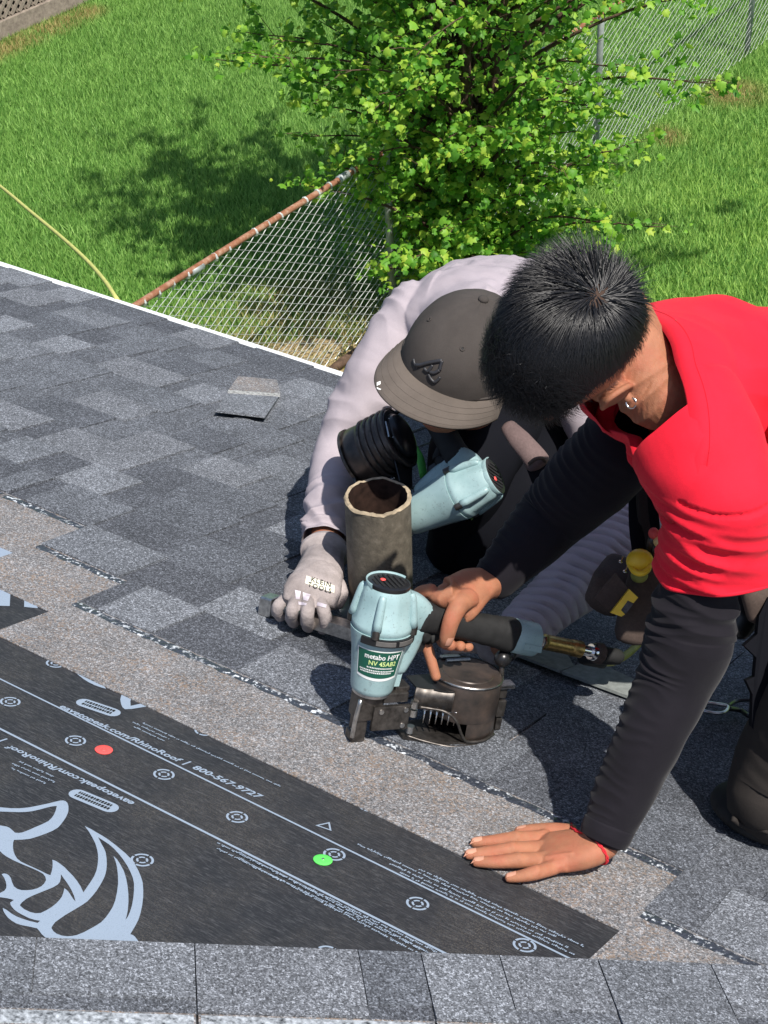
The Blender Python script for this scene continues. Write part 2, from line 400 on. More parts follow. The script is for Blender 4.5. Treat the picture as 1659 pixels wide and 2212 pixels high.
def mat_grass():
    m = NT('grass_blades', .55, .3); g = m.n('ShaderNodeNewGeometry'); ri = g.outputs['Random Per Island']; pos = g.outputs['Position']
    big = m.noise(.9, 3); mid = m.noise(5, 3)
    k = m.math('ADD', m.math('MULTIPLY', ri, .55), m.math('MULTIPLY', mid, .45))
    c = m.ramp(k, [(.2, (.115, .265, .050)), (.5, (.225, .430, .092)), (.8, (.37, .60, .16))])
    sx = m.n('ShaderNodeSeparateXYZ'); m.l(pos, sx.inputs[0])
    right = m.n('ShaderNodeMapRange'); right.inputs[1].default_value = -7.2; right.inputs[2].default_value = -5.6; m.l(sx.outputs[0], right.inputs[0])
    yel = m.ramp(m.math('ADD', m.math('MULTIPLY', big, .7), m.math('MULTIPLY', ri, .3)), [(.40, 0.0), (.62, .7)])
    c = m.mix(m.math('MULTIPLY', m.math('ADD', m.math('MULTIPLY', right.outputs[0], .75), .1), yel), c, (.46, .66, .14))
    # dry straw patches: by the fence foot, by the skirting, under the far fence
    def spot(x, y, r):
        v = m.n('ShaderNodeVectorMath', operation='DISTANCE'); m.l(pos, v.inputs[0]); v.inputs[1].default_value = (x, y, LAWN)
        q = m.n('ShaderNodeMapRange'); q.inputs[1].default_value = r; q.inputs[2].default_value = r*.35; m.l(v.outputs['Value'], q.inputs[0]); return q.outputs[0]
    dry = m.math('MAXIMUM', spot(-6.85, 8.7, 1.5), spot(-7.3, 9.2, .9))
    for s_ in ((-6.6, 8.0, 1.3), (-6.35, 14.6, .45), (-6.4, 13.4, .25)): dry = m.math('MAXIMUM', dry, spot(*s_))
    for j in range(6): dry = m.math('MAXIMUM', dry, spot(-13.45, 11.9+j*.3, .33))
    dryk = m.math('MULTIPLY', dry, m.ramp(m.math('ADD', m.math('MULTIPLY', m.noise(4, 4), .6), m.math('MULTIPLY', ri, .4)), [(.36, 0.0), (.54, 1.0)]))
    c = m.mix(dryk, c, (.46, .37, .15)); m.col(c)
    tr = m.n('ShaderNodeBsdfTranslucent'); mx = m.n('ShaderNodeMixShader'); mx.inputs[0].default_value = .35
    m.l(c, tr.inputs[0]); m.l(m.b.outputs[0], mx.inputs[1]); m.l(tr.outputs[0], mx.inputs[2]); m.l(mx.outputs[0], m.t.nodes['Material Output'].inputs[0])
    return m.m
M['grass'] = mat_grass()
def grass():
    X0, X1, Y0, Y1 = -15.5, -2.6, 5.6, 19.5
    n = 760000; x = rng.uniform(X0, X1, n); y = rng.uniform(Y0, Y1, n)
    # keep what a camera near the photograph's could see
    P = np.stack([x, y, np.full(n, LAWN)], 1)-np3(CAM)
    zc = P@np3(CF); xc = P@np3(CR)/zc*FPX; yc = P@np3(CU)/zc*FPX
    k = (np.abs(xc) < 1150) & (yc > -60) & (yc < 1500); x, y = x[k], y[k]; n = len(x)
    bare = (np.hypot(x+6.6, y-8.55) < .5) & (rng.random(n) < .75); x, y = x[~bare], y[~bare]; n = len(x)
    tall = 1+.9*np.exp(-((x+6.55)/.35)**2)
    h = rng.uniform(.022, .055, n)*tall*(1+.25*np.sin(x*2.1)*np.cos(y*1.7)); wd = rng.uniform(.004, .008, n)
    a = rng.uniform(0, 2*np.pi, n); la = rng.uniform(0, 2*np.pi, n); lean = rng.uniform(.1, 1.5, n)*h
    base = np.stack([x, y, np.full(n, LAWN-.05)], 1); d = np.stack([np.cos(a)*wd, np.sin(a)*wd, np.zeros(n)], 1)
    tip = base+np.stack([np.cos(la)*lean, np.sin(la)*lean, h+.03], 1)
    co = np.empty((n*3, 3)); co[0::3] = base-d; co[1::3] = base+d; co[2::3] = tip
    o = mesh_np('grass', co, np.arange(n*3), 3, M['grass']); tag(o, 'short green lawn grass with dry straw patches', 'grass', kind='stuff')
grass()
# bare soil and straw where the lawn meets the house
def mound():
    m = MB(); n = 34
    V = []; F = []
    for i in range(n):
        for j in range(n):
            x = -7.35+1.5*i/(n-1); y = 7.95+1.2*j/(n-1); e = max(0, 1-((x+6.6)/.7)**2-((y-8.55)/.55)**2)
            V.append((x, y, LAWN-.055+.05*min(1, e*3)+.02*e*noise.noise(Vector((x*9, y*9, 0)))))
    for i in range(n-1):
        for j in range(n-1): F.append((i*n+j, (i+1)*n+j, (i+1)*n+j+1, i*n+j+1))
    m.add(V, F); mm = NT('straw_soil', 1, .1)
    mm.col(mm.ramp(mm.noise(16, 6, .7), [(.3, (.13, .09, .05)), (.5, (.36, .27, .14)), (.75, (.50, .41, .22))])); mm.bump(mm.noise(60, 5), .6, .02)
    tag(m.build('bare_soil', mm.m), kind='structure')
mound()
br_ = MB(); br_.tube([lawn_at(690, 818, .0), lawn_at(738, 783, .04), lawn_at(778, 754, .03)], [.022, .035, .028], 9, sub=5)
tag(br_.build('fallen_branch', M['bark'], smooth=True), 'short brown dead branch lying on the straw beyond the eave', 'branch')

# ---- chain-link fence, runs straight away from the house
FX, FH = -6.62, 1.33
fence = thing('chain_link_fence', (FX, 6.4, LAWN), 'silver chain-link fence with a rusty top rail running across the yard beside the leafy tree', 'fence')
mesh = MB()
def wire(P, r):
    P = [Vector(p) for p in P]; V = []; F = []
    for i, p in enumerate(P):
        t = (P[min(i+1, len(P)-1)]-P[max(i-1, 0)]).normalized(); a = Vector((1, 0, 0)); b = t.cross(a).normalized()
        for k in range(3):
            q = 2*math.pi*k/3; V.append(p+(a*math.cos(q)+b*math.sin(q))*r)
    for j in range(len(P)-1):
        for k in range(3): F.append((j*3+k, j*3+(k+1) % 3, (j+1)*3+(k+1) % 3, (j+1)*3+k))
    mesh.add(V, F)
cell = .062; y0f, y1f = 6.5, 18.6; ncol = int((y1f-y0f)/cell); nrow = int(FH/cell*1.0)
for i in range(ncol):            # each wire zigzags vertically, interlinked with its neighbours
    yb = y0f+i*cell; P = []
    for j in range(nrow*2+1):
        z = LAWN+.01+(FH-.02)*j/(nrow*2); s = 1 if j % 2 else 0
        sag = .012*math.sin(yb*2.3+z*3); P.append((FX+sag+(.004 if j % 4 < 2 else -.004), yb+cell*1.04*(s if i % 2 == 0 else 1-s), z))
    wire(P, .0030 if yb < 11.5 else .0021)
tag(mesh.build('wire_mesh', M['galv'], fence), kind='stuff')
rail = MB(); rail.tube([(FX, y, LAWN+FH+.01*math.sin(y*1.1)) for y in np.arange(6.3, 18.7, .4)], .021, 10)
rail.build('top_rail', M['rust'], fence, True)
ties = MB()
for y in np.arange(6.5, 18.6, .135):
    if random.random() < .8: ties.lathe((FX, y, LAWN+FH), (0, 1, 0), [(-.006, .025), (.006, .026+.006*random.random())], 8)
tag(ties.build('wire_tie', M['galv'], fence), kind='stuff')
for y, dx in ((9.42, .0), (12.5, -.03), (15.55, -.05), (18.4, 0)):
    p = MB(); p.lathe((FX+dx+.03, y, LAWN-.04), Vector((-dx*.6, 0, 1)), [(0, .028), (FH+.02, .028), (FH+.04, .022), (FH+.05, .005)], 12)
    p.build('fence_post', M['galvpost'], fence, True)
for y in (8.95, 10.6, 7.4):
    sl = MB(); sl.lathe((FX, y-.05, LAWN+FH), (0, 1, 0), [(0, .027), (.11, .027)], 10); sl.build('rail_sleeve', M['galvpost'], fence, True)

# ---- wooden skirting with lattice at the far left
sk = thing('lattice_skirting', (-13.7, 10.6, LAWN), 'weathered grey timber board and lattice skirting at the far edge of the lawn', 'fence')
b = MB(); b.box((-13.72, 12.6, LAWN+.065), Vector((.03, 0, 0)), Vector((0, 2.4, 0)), Vector((0, 0, .095)), .008); b.build('kick_board', M['wood'], sk)
b = MB(); b.box((-13.72, 12.6, LAWN+.90), Vector((.03, 0, 0)), Vector((0, 2.4, 0)), Vector((0, 0, .08)), .008); b.build('top_board', M['wood'], sk)
b = MB(); b.box((-13.95, 12.6, LAWN+.5), Vector((.02, 0, 0)), Vector((0, 2.4, 0)), Vector((0, 0, .6))); b.build('void_shade_sheet', plain('painted_void_shade', (.03, .028, .025), .95), sk)  # dark sheet whose colour stands in for the shade behind the lattice
lz0, lz1 = LAWN+.17, LAWN+.82
for side in (0, 1):
    for i in range(-6, 42):
        ya = 10.3+i*.115; yb = ya+(lz1-lz0)*(1 if side else -1)
        a_, b_ = Vector((-13.735+.012*side, ya, lz0)), Vector((-13.735+.012*side, yb, lz1))
        if min(ya, yb) < 10.3 or max(ya, yb) > 14.9: continue
        q = MB(); d_ = (b_-a_)/2; q.box((a_+b_)/2, d_, Vector((.005, 0, 0)), d_.normalized().cross(Vector((1, 0, 0)))*.021); q.build('lattice_slat', M['wood'], sk)
# ---- tree
def tree():
    base = Vector((-6.35, 10.05, LAWN-.05))
    t = thing('maple_tree', base, 'bushy young maple tree with bright green lobed leaves growing through the fence line', 'tree')
    tr = MB(); tips = []
    tops = [(-.75, .25, 4.6), (-.25, -.25, 5.4), (.2, .35, 5.8), (.65, -.1, 5.0), (.35, -.45, 4.2), (-.45, .6, 5.2)]
    stems = []
    for i, (dx, dy, h) in enumerate(tops):
        a = 2*math.pi*i/6; b0 = base+Vector((math.cos(a)*.07, math.sin(a)*.07, 0))
        P = crv([b0, b0+Vector((dx*.2+.02*i, dy*.2, h*.2)), base+Vector((dx*.55, dy*.55, h*.45)), base+Vector((dx*.8, dy*.9, h*.75)), base+Vector((dx, dy, h))], 8)
        tr.tube(P, [.062, .05, .036, .022, .006], 9); stems.append(P)
    tr.build('trunk', M['bark'], t, True)
    lim = MB(); twigs = []
    def limb(tgt, r=.014, up=.15, n=9, spread=.28):
        tgt = Vector(tgt)
        st = random.choice(stems); k = min(range(len(st)), key=lambda i: abs(st[i].z-(tgt.z-.45-.25*(tgt-st[i]).length)))
        s = st[k]; mid = s.lerp(tgt, .5)+Vector((random.uniform(-.1, .1), random.uniform(-.1, .1), up*(tgt-s).length))
        P = crv([s, mid, tgt], 7); lim.tube(P, [r, r*.6, .003], 5)
        L = (tgt-s).length
        for q in range(n):
            f = random.uniform(.38, 1.0); p = P[min(int(f*(len(P)-1)), len(P)-1)]
            d = Vector((random.gauss(0, 1), random.gauss(0, 1), random.gauss(.0, .7))).normalized()*random.uniform(.12, spread)+(tgt-mid).normalized()*.12
            twigs.append((p, p+d))
        twigs.append((P[-3], tgt+(tgt-mid).normalized()*.12))
    # general crown
    for i in range(250):
        z = random.choice([random.uniform(.7, 3.4), random.uniform(.7, 3.4), random.uniform(3, 5.6)]); rr = min(1.75, .38+.62*z)*random.uniform(.35, 1.05)
        a = random.uniform(0, 2*math.pi); limb(base+Vector((math.cos(a)*rr, math.sin(a)*rr*.95, z)), n=9)
    # low boughs near the ground
    for i in range(42):
        a = random.uniform(0, 2*math.pi); rr = random.uniform(.2, .75); limb(base+Vector((math.cos(a)*rr*1.0, math.sin(a)*rr*.7-.25, random.uniform(.15, 1.1))), n=7)
    # far reaching boughs
    for x, y, z, k in ((2.9, 1.3, 3.1, 12), (2.6, .6, 2.6, 10), (2.2, 1.0, 3.6, 10), (2.3, -.3, 2.2, 9), (1.7, -.5, 1.2, 11), (1.9, -.2, 1.1, 8), (1.35, -.7, .85, 8), (-1.7, -1.0, 2.6, 8), (-1.3, -1.25, 2.1, 9), 
                       (-.9, -1.3, 2.2, 9), (-.7, -1.2, 1.3, 8), (.4, -1.3, 1.0, 10), (.9, -1.1, .8, 9), (2.1, 1.6, 4.2, 10), (1.6, 1.8, 4.6, 10), (2.6, 1.9, 4.3, 8), (1.2, -.9, 1.9, 8), (1.0, .2, 2.7, 10), (3.3, 1.8, 3.3, 10), (3.1, .9, 2.9, 10)):
        limb(base+Vector((x*.9, y, z)), .018, .10, k+3, .26)
    tag(lim.build('branches', M['bark'], t, True), kind='stuff')
    # lobed leaves
    lobes = []
    for i in range(14):
        a = math.pi*2*i/14; r = [1.0, .62, .80, .55, .72, .48, .42, .36, .42, .48, .72, .55, .80, .62][i]; lobes.append((math.cos(a)*r, math.sin(a)*r))
    lobes = np.array(lobes); nv = 15
    A = np.array([p[0][:] for p in twigs]); B = np.array([p[1][:] for p in twigs])
    tw = MB()
    for p, q in random.sample(twigs, 900): tw.tube([p, (p+q)/2+Vector((0, 0, .02)), q], [.0035, .003, .0015], 3, False)
    tag(tw.build('twigs', M['bark'], t), kind='stuff')
    per = 10; idx = np.repeat(np.arange(len(twigs)), per); n = len(idx)
    f = rng.uniform(.25, 1.12, n)[:, None]; pos = A[idx]*(1-f)+B[idx]*f+rng.normal(0, .035, (n, 3)); pos[:, 2] = np.maximum(pos[:, 2], LAWN+.03)
    nrm = rng.normal(0, .55, (n, 3))+np.array([.15, -.25, .75]); nrm /= np.linalg.norm(nrm, axis=1)[:, None]
    tx = rng.normal(0, 1, (n, 3))+(B-A)[idx]*5+np.array([0, 0, -.6]); tx -= nrm*(tx*nrm).sum(1)[:, None]; tx /= np.linalg.norm(tx, axis=1)[:, None]; ty = np.cross(nrm, tx)
    sz = rng.uniform(.018, .056, n)
    co = np.empty((n, nv, 3)); co[:, 0] = pos+nrm*(sz*.12)[:, None]
    for k in range(14):
        dr = -.25*abs(lobes[k][0])-.2*abs(lobes[k][1])
        co[:, k+1] = pos+tx*(lobes[k][0]*sz)[:, None]+ty*(lobes[k][1]*sz)[:, None]+nrm*(dr*sz)[:, None]
    tri = np.array([(0, 1+k, 1+(k+1) % 14) for k in range(14)]); faces = (tri[None]+(np.arange(n)*nv)[:, None, None]).reshape(-1)
    o = mesh_np('foliage', co.reshape(-1, 3), faces, 3, M['leaf'], t); tag(o, kind='stuff'); print('leaves', n)
tree()

# braided line hanging from the eave across the yard
rp = MB(); e0 = R3(*uv(252, 648), .01)
rp.tube([at(262, 655, -.02), atd(250, 642, 4.92), atd(225, 605, 5.1), atd(185, 560, 5.4), atd(130, 510, 5.8), atd(60, 452, 6.3), atd(0, 402, 6.8), atd(-90, 335, 7.8), atd(-300, 190, 10)], .0062, 8, sub=8)
tag(rp.build('safety_rope', M['rope'], smooth=True), 'thin yellow-green rope hanging over the white roof edge down to the lawn', 'rope')

# ================================================================== ROOF
roof = thing('house_roof', R3(-1.5, 2.6, 0), 'low pitched roof half covered with charcoal asphalt shingles over black printed underlayment', 'roof')
EAVE, E = 3.54, .1288
def slab(u0, u1, v0, v1, z0, z1, z2, z3, j=0):   # wedge-shaped sheet: v0 butt (low) edge z0 under, z1 top; v1 upslope edge z2 under, z3 top
    d = [random.uniform(-j, j) for _ in range(4)]
    return ([R3(u0+d[0], v0, z0), R3(u1+d[1], v0, z0), R3(u1+d[2], v1, z2), R3(u0+d[3], v1, z2),
             R3(u0+d[0], v0, z1), R3(u1+d[1], v0, z1), R3(u1+d[2], v1, z3), R3(u0+d[3], v1, z3)],
            [(0, 3, 2, 1), (4, 5, 6, 7), (0, 1, 5, 4), (1, 2, 6, 5), (2, 3, 7, 6), (3, 0, 4, 7)])
dk = MB(); dk.add(*slab(-9, 3.2, EAVE-.01, -1.6, -.02, -.002, -.02, -.002)); dk.build('roof_deck', M['deck'], roof)
un = MB(); un.add(*slab(-9, 3.2, EAVE-.03, -1.6, -.0015, .0004, -.0015, .0004)); un.build('underlayment', M['under'], roof)
de = MB(); de.add(*slab(-9, 3.2, EAVE+.033, EAVE-.012, .0005, .0040, -.0005, .0040)); de.box(R3(-2.9, EAVE+.033, -.045), RX*6.1, RV*.0015, RN*.045); de.build('drip_edge', M['white_metal'], roof)
fa = MB(); fa.box(Vector((-2.9, R3(0, EAVE-.02).y-.02, R3(0, EAVE-.02).z-.13)), RX*6.1, Vector((0, .012, 0)), Vector((0, 0, .09))); fa.build('fascia_board', M['white_metal'], roof)
wl = MB(); wl.box(Vector((-2.9, R3(0, EAVE).y-.55, (LAWN+R3(0, EAVE-.4).z)/2-.1)), RX*5.9, Vector((0, .08, 0)), Vector((0, 0, (R3(0, EAVE-.4).z-LAWN)/2))); wl.build('house_wall', M['siding'], roof)

def shingle_course(k, left=None, umin=-4.3, umax=.75):
    vb = EAVE-k*E-(.010 if k == 0 else 0); off = -1.79-.215*(11-k)
    if k == 12: off = -.66
    start = off if left is not None else off+math.floor((umin-off)/.985)*.985
    u = start; m_ = 0
    while u < umax:
        u1 = u+.982
        if u1 > umin-.2:
            top = vb-.325 if k >= 9 else vb-E-.03
            g = MB(); zt = .0062; g.add(*slab(u, u1, vb, vb-E, .0042, zt, .0006, .0022))
            s = g.build('shingle', M['base'], roof)
            hv = MB(); hv.add(*slab(u, u1, vb-E, top, .0006, .00225, .0006, .0020)); hv.build('headlap', M['head'] if k >= 9 else M['base'], s)
            if k >= 9:
                ss = MB(); n = 60; V = []; F = []
                vv0, vv1 = vb-E-.003, vb-E-.0210
                for i in range(n+1):
                    uu = u+.004+(.974)*i/n; j1 = random.uniform(-.0022, .0022); j2 = random.uniform(-.0028, .0028)
                    V += [R3(uu, vv0+j1, .0024), R3(uu, (vv0+vv1)/2, .0032+random.uniform(0, .001)), R3(uu, vv1+j2, .0024)]
                for i in range(n):
                    for q in (0, 1): F.append((i*3+q, i*3+q+1, (i+1)*3+q+1, (i+1)*3+q))
                ss.add(V, F); ss.build('sealant_strip', M['tar'], s)
            # dragon teeth
            x = u+random.choice([0, 0, .04, .07]); first = True
            while x < u1-.03:
                w_ = random.choice([.11, .15, .19, .24, .17, .13]); x1 = min(x+w_, u1)
                t_ = MB(); tp = random.uniform(.0005, .006)
                V, F = slab(x, x1, vb+.0008, vb-E-.0005, .0043, .0096, .0021, .0052)
                for q in (2, 6): V[q] = V[q]-RX*tp
                for q in (3, 7): V[q] = V[q]+RX*tp
                t_.add(V, F); t_.build('shingle_tab', M['tab'], s)
                x = x1+random.choice([.06, .09, .13, .17, .10])
        u = u+.985
for k in range(0, 9): shingle_course(k, umin=-4.6+.12*k)
shingle_course(9, umin=-3.4); shingle_course(10, left=1); shingle_course(11, left=1); shingle_course(12, left=1)

# courses laid along the cut line at the bottom of the picture
A0, A1 = Vector(uv(0, 2041)+(0,)), Vector(uv(1659, 2104)+(0,)); dl = (A1-A0).normalized(); pl = Vector((dl.y, -dl.x, 0))
def hip(a, b, c, d_, z): # along, perpendicular (towards camera)
    return R3((A0+dl*a+pl*b).x, (A0+dl*a+pl*b).y, z)
def hslab(a0, a1, b0, b1, z0, z1, z0b, z1b, sk0=0, sk1=0):
    P = [(a0, b0), (a1, b0), (a1+sk1, b1), (a0+sk0, b1)]
    return [hip(*P[0], 0, 0, z0), hip(*P[1], 0, 0, z0), hip(*P[2], 0, 0, z0b), hip(*P[3], 0, 0, z0b), hip(*P[0], 0, 0, z1), hip(*P[1], 0, 0, z1), hip(*P[2], 0, 0, z1b), hip(*P[3], 0, 0, z1b)], [(0, 3, 2, 1), (4, 5, 6, 7), (0, 1, 5, 4), (1, 2, 6, 5), (2, 3, 7, 6), (3, 0, 4, 7)]
def apx(px): q = Vector(uv(px, 2040+px*.038)+(0,))-A0; return q.dot(dl)
seams = [-420, -190, 78, 418, 770, 905, 1075, 1287, 1530, 1760, 2000]
for k, (s0, s1) in enumerate(((-420, 418), (418, 905), (905, 1287), (1287, 2000))):
    g = MB(); g.add(*hslab(apx(s0)+.0004, apx(s1)-.0004, 0, .122, .0070, .0092, .0036, .0056)); s = g.build('cut_line_shingle', M['base'], roof)
    hv = MB(); hv.add(*hslab(apx(s0)+.0015, apx(s1)-.0015, .122, .36, .0036, .0056, .0006, .0026)); hv.build('headlap', M['head'], s)
    ss = MB(); ss.add(*hslab(apx(s0)+.004, apx(s1)-.004, .126, .148, .0056, .0066, .0054, .0062)); ss.build('sealant_strip', plain('seal_release_film', (.30, .32, .34), .4, .5, var=.9, vs=150) if k == 0 else bpy.data.materials['seal_release_film'], s)
    inner = [x for x in seams if s0 <= x <= s1]
    for x0, x1 in zip(inner[:-1], inner[1:]):
        t_ = MB(); full = random.random() < .4 or x0 in (905, 418, -190)
        t_.add(*hslab(apx(x0)+.0008, apx(x1)-.0008, -.0004, .1215 if x0 in (418, 1287, 905) else .098, .0093, .0120, .0061 if 1 else 0, .0090)); t_.build('shingle_tab', M['tab'], s)

# ---- prints on the underlayment (flat ink)
ZP = .0009
def ink(name, polys, z=ZP, conv=None, mat='print'):
    V = []; F = []
    for i, pg in enumerate(polys):
        outer, holes = (pg[0], pg[1:]) if isinstance(pg[0][0], (tuple, list)) else (pg, [])
        loops = [[Vector((*conv(x, y), 0)) if conv else Vector((x, y, 0)) for x, y in L] for L in [outer]+list(holes)]
        flat = [p for L in loops for p in L]; b = len(V); V += [R3(p.x, p.y, z+i*.00002) for p in flat]
        F += [tuple(b+i_ for i_ in t_) for t_ in tessellate_polygon(loops)]
    o = mk(name, V, F, M[mat], roof); return o
def smoothpoly(L, it=1):
    for _ in range(it):
        out = []
        for i in range(len(L)):
            a, b = L[i], L[(i+1) % len(L)]; p = L[i-1]
            out.append(a); 
        L = out
    return L
cvA = lambda x, y: uv(x*.2315, 3050*.5486+y*.2315)
cvB = lambda x, y: uv(x*.2315, 2600*.5486+y*.2315)
cvC = lambda x, y: uv(x*.2315, 1850*.5486+y*.2315)
RH = [(-60, 305), (0, 310), (90, 319), (180, 320), (260, 313), (330, 300), (450, 275), (510, 260), (560, 248), (590, 247), (610, 252), (628, 268), (638, 300), (638, 340), (630, 370), (612, 408), (590, 440), (565, 473), (540, 500), (490, 530), (430, 555), (355, 582), (280, 605), (200, 613), (130, 615), (122, 640), (120, 680), (125, 720), (138, 755), (160, 790), (195, 818), (240, 840), (295, 865), (350, 890), (392, 910), (430, 930), (470, 945), (482, 910), (490, 870), (491, 835), (488, 800), (522, 812), (560, 838), (600, 868), (640, 910), (682, 952), (720, 1000), (752, 1050), (778, 1105), (812, 1055), (850, 1000), (880, 950), (900, 900), (910, 850), (915, 800), (914, 750), (905, 700), (888, 645), (860, 590), (828, 535), (790, 485), (845, 512), (900, 545), (950, 573), (1000, 605), (1055, 645), (1110, 690), (1168, 738), (1220, 790), (1258, 842), (1290, 900), (1313, 955), (1330, 1010), (1336, 1080), (1335, 1150), (1326, 1225), (1310, 1300), (1290, 1362), (1260, 1420), (1215, 1495), (1240, 1503), (1260, 1520), (1283, 1550), (1300, 1590), (1306, 1640), (1300, 1680), (1060, 1680), (1075, 1635), (1085, 1585), (1040, 1612), (1010, 1640), (990, 1690), (600, 1690), (560, 1605), (505, 1578), (450, 1545), (415, 1519), (385, 1490), (365, 1462), (345, 1440), (275, 1425), (200, 1410), (150, 1394), (110, 1370), (75, 1342), (50, 1310), (33, 1282), (25, 1250), (60, 1268), (110, 1305), (155, 1330), (200, 1348), (275, 1372), (350, 1390), (375, 1370), (325, 1362), (270, 1345), (215, 1318), (165, 1290), (132, 1265), (110, 1240), (98, 1220), (95, 1200), (130, 1175), (70, 1160), (0, 1150), (-60, 1140), (-60, 1120), (0, 1110), (40, 1090), (58, 1065), (60, 1040), (55, 1010), (40, 970), (15, 935), (38, 928), (60, 932), (82, 945), (100, 970), (112, 1010), (130, 1050), (160, 1072), (200, 1084), (250, 1085), (300, 1080), (345, 1068), (385, 1048), (412, 1022), (430, 990), (422, 958), (400, 930), (355, 905), (300, 880), (240, 856), (180, 830), (118, 802), (60, 770), (25, 745), (0, 720), (-60, 690), (-60, 470), (0, 480), (60, 490), (88, 502), (110, 520), (140, 548), (175, 550), (210, 545), (272, 521), (330, 495), (392, 469), (450, 440), (480, 412), (503, 380), (520, 340), (530, 298), (485, 302), (440, 312), (370, 331), (300, 347), (240, 354), (180, 356), (90, 353), (0, 350), (-60, 346)]
H1 = [(568, 935), (590, 968), (630, 1022), (665, 1080), (690, 1135), (705, 1190), (685, 1170), (662, 1135), (640, 1100), (622, 1082), (600, 1066), (592, 1105), (577, 1145), (555, 1175), (525, 1207), (480, 1243), (430, 1273), (380, 1297), (330, 1300), (280, 1288), (225, 1262), (190, 1232), (185, 1222), (205, 1198), (245, 1165), (300, 1137), (370, 1108), (440, 1080), (500, 1055), (540, 1030), (558, 1008), (567, 970)]
H2 = [(478, 1437), (492, 1412), (515, 1382), (560, 1350), (610, 1315), (665, 1283), (720, 1250), (770, 1220), (815, 1188), (860, 1140), (900, 1090), (935, 1035), (960, 990), (980, 945), (992, 895), (996, 845), (994, 790), (985, 730), (968, 690), (948, 655), (915, 590), (965, 622), (1015, 655), (1062, 695), (1105, 742), (1147, 795), (1185, 852), (1215, 910), (1238, 965), (1250, 1020), (1250, 1085), (1243, 1160), (1230, 1230), (1213, 1285), (1193, 1330), (1170, 1362), (1182, 1320), (1192, 1270), (1198, 1195), (1197, 1120), (1190, 1050), (1178, 980), (1155, 905), (1120, 840), (1090, 795), (1058, 765), (1078, 815), (1092, 870), (1100, 945), (1102, 1020), (1092, 1100), (1075, 1180), (1052, 1240), (1018, 1295), (985, 1340), (945, 1382), (900, 1412), (850, 1440), (785, 1475), (720, 1502), (675, 1512), (625, 1515), (575, 1508), (530, 1492), (500, 1470)]
ink('printed_emblem', [(RH, H1, H2)], conv=cvA)
ink('printed_emblem_part', [[(560, -60), (600, -5), (650, 5), (690, 45), (740, 95), (790, 130), (830, 160), (870, 195), (850, 150), (820, 95), (850, 80), (895, 110), (915, 160), (950, 215), (990, 270), (935, 255), (880, 235), (825, 208), (780, 180), (735, 145), (695, 110), (655, 70), (620, 30)]], conv=cvB)
ink('printed_emblem_part', [[(1190, 262), (1285, 300), (1250, 322), (1228, 348), (1216, 385), (1218, 430), (1300, 412), (1400, 392), (1480, 376), (1540, 400), (1510, 412), (1400, 430), (1300, 447), (1230, 458), (1165, 461), (1142, 442), (1128, 410), (1122, 370), (1130, 335), (1155, 298)]], conv=cvB)
ink('printed_block', [[(-80, 1040), (10, 1055), (100, 1095), (90, 1275), (-80, 1270)], [(228, 1150), (355, 1205), (350, 1295), (225, 1283)]], conv=cvC)
ink('printed_emblem_part', [[(-80, 690), (60, 735), (185, 790), (120, 825), (0, 862), (-80, 880)]], conv=cvC)
vl1, vl2 = 1.698, 1.590
ink('printed_line', [[(-2.4, vl1), (-.5, vl1+.001), (-.5, vl1-.0025), (-2.4, vl1-.0030)]])
ink('printed_line', [[(-2.4, vl2-.006), (-.5, vl2+.0075), (-.5, vl2+.0035), (-2.4, vl2-.0100)]])
def capsule(px0, py0, px1, py1):
    a, b = Vector(uv(px0, py0)), Vector(uv(px1, py1)); d = (b-a); L = d.length; d.normalize(); p = Vector((-d.y, d.x)); r = .0125
    pts = []
    for i in range(9): t = math.pi/2+math.pi*i/8; pts.append(a+d*(r+math.cos(t)*r)+p*math.sin(t)*r)
    for i in range(9): t = -math.pi/2+math.pi*i/8; pts.append(b+d*(-r+math.cos(t)*r)+p*math.sin(t)*r)
    ink('printed_badge', [[tuple(q) for q in pts]])
    for row in (-.35, .35):
        x = r*.9; sm = []
        while x < L-r:
            wd = random.uniform(.002, .0042); sm.append([tuple(a+d*(x+i*wd)+p*(row*r+j*.0028)) for i, j in ((0, -1), (1, -1), (1, 1), (0, 1))]); x += wd+.0013
        ink('badge_lettering', sm, z=ZP+.0006, mat='black_ink')
capsule(167, 1514, 258, 1545); capsule(152, 1710, 253, 1752)
def bullseye(px, py):
    u0, v0 = uv(px, py); P = []
    for r0, r1, gap, off in ((.0118, .0150, .18, 0), (.0050, .0078, .35, math.pi/4*0)):
        for q in range(4):
            a0 = q*math.pi/2+math.pi/4*0+gap/2+off; a1 = (q+1)*math.pi/2-gap/2+off; o1 = []; o2 = []
            for i in range(7): t = a0+(a1-a0)*i/6; o1.append((u0+math.cos(t)*r1, v0+math.sin(t)*r1)); o2.append((u0+math.cos(t)*r0, v0+math.sin(t)*r0))
            P.append(o1+o2[::-1])
    ink('printed_nail_target', P)
for p in ((120, 1434), (22, 1517), (163, 1601), (354, 1674), (442, 1580), (512, 1766), (307, 1859), (797, 1743), (722, 1847), (902, 1953), (1190, 1925), (1133, 2043), (707, 2060)): bullseye(*p)
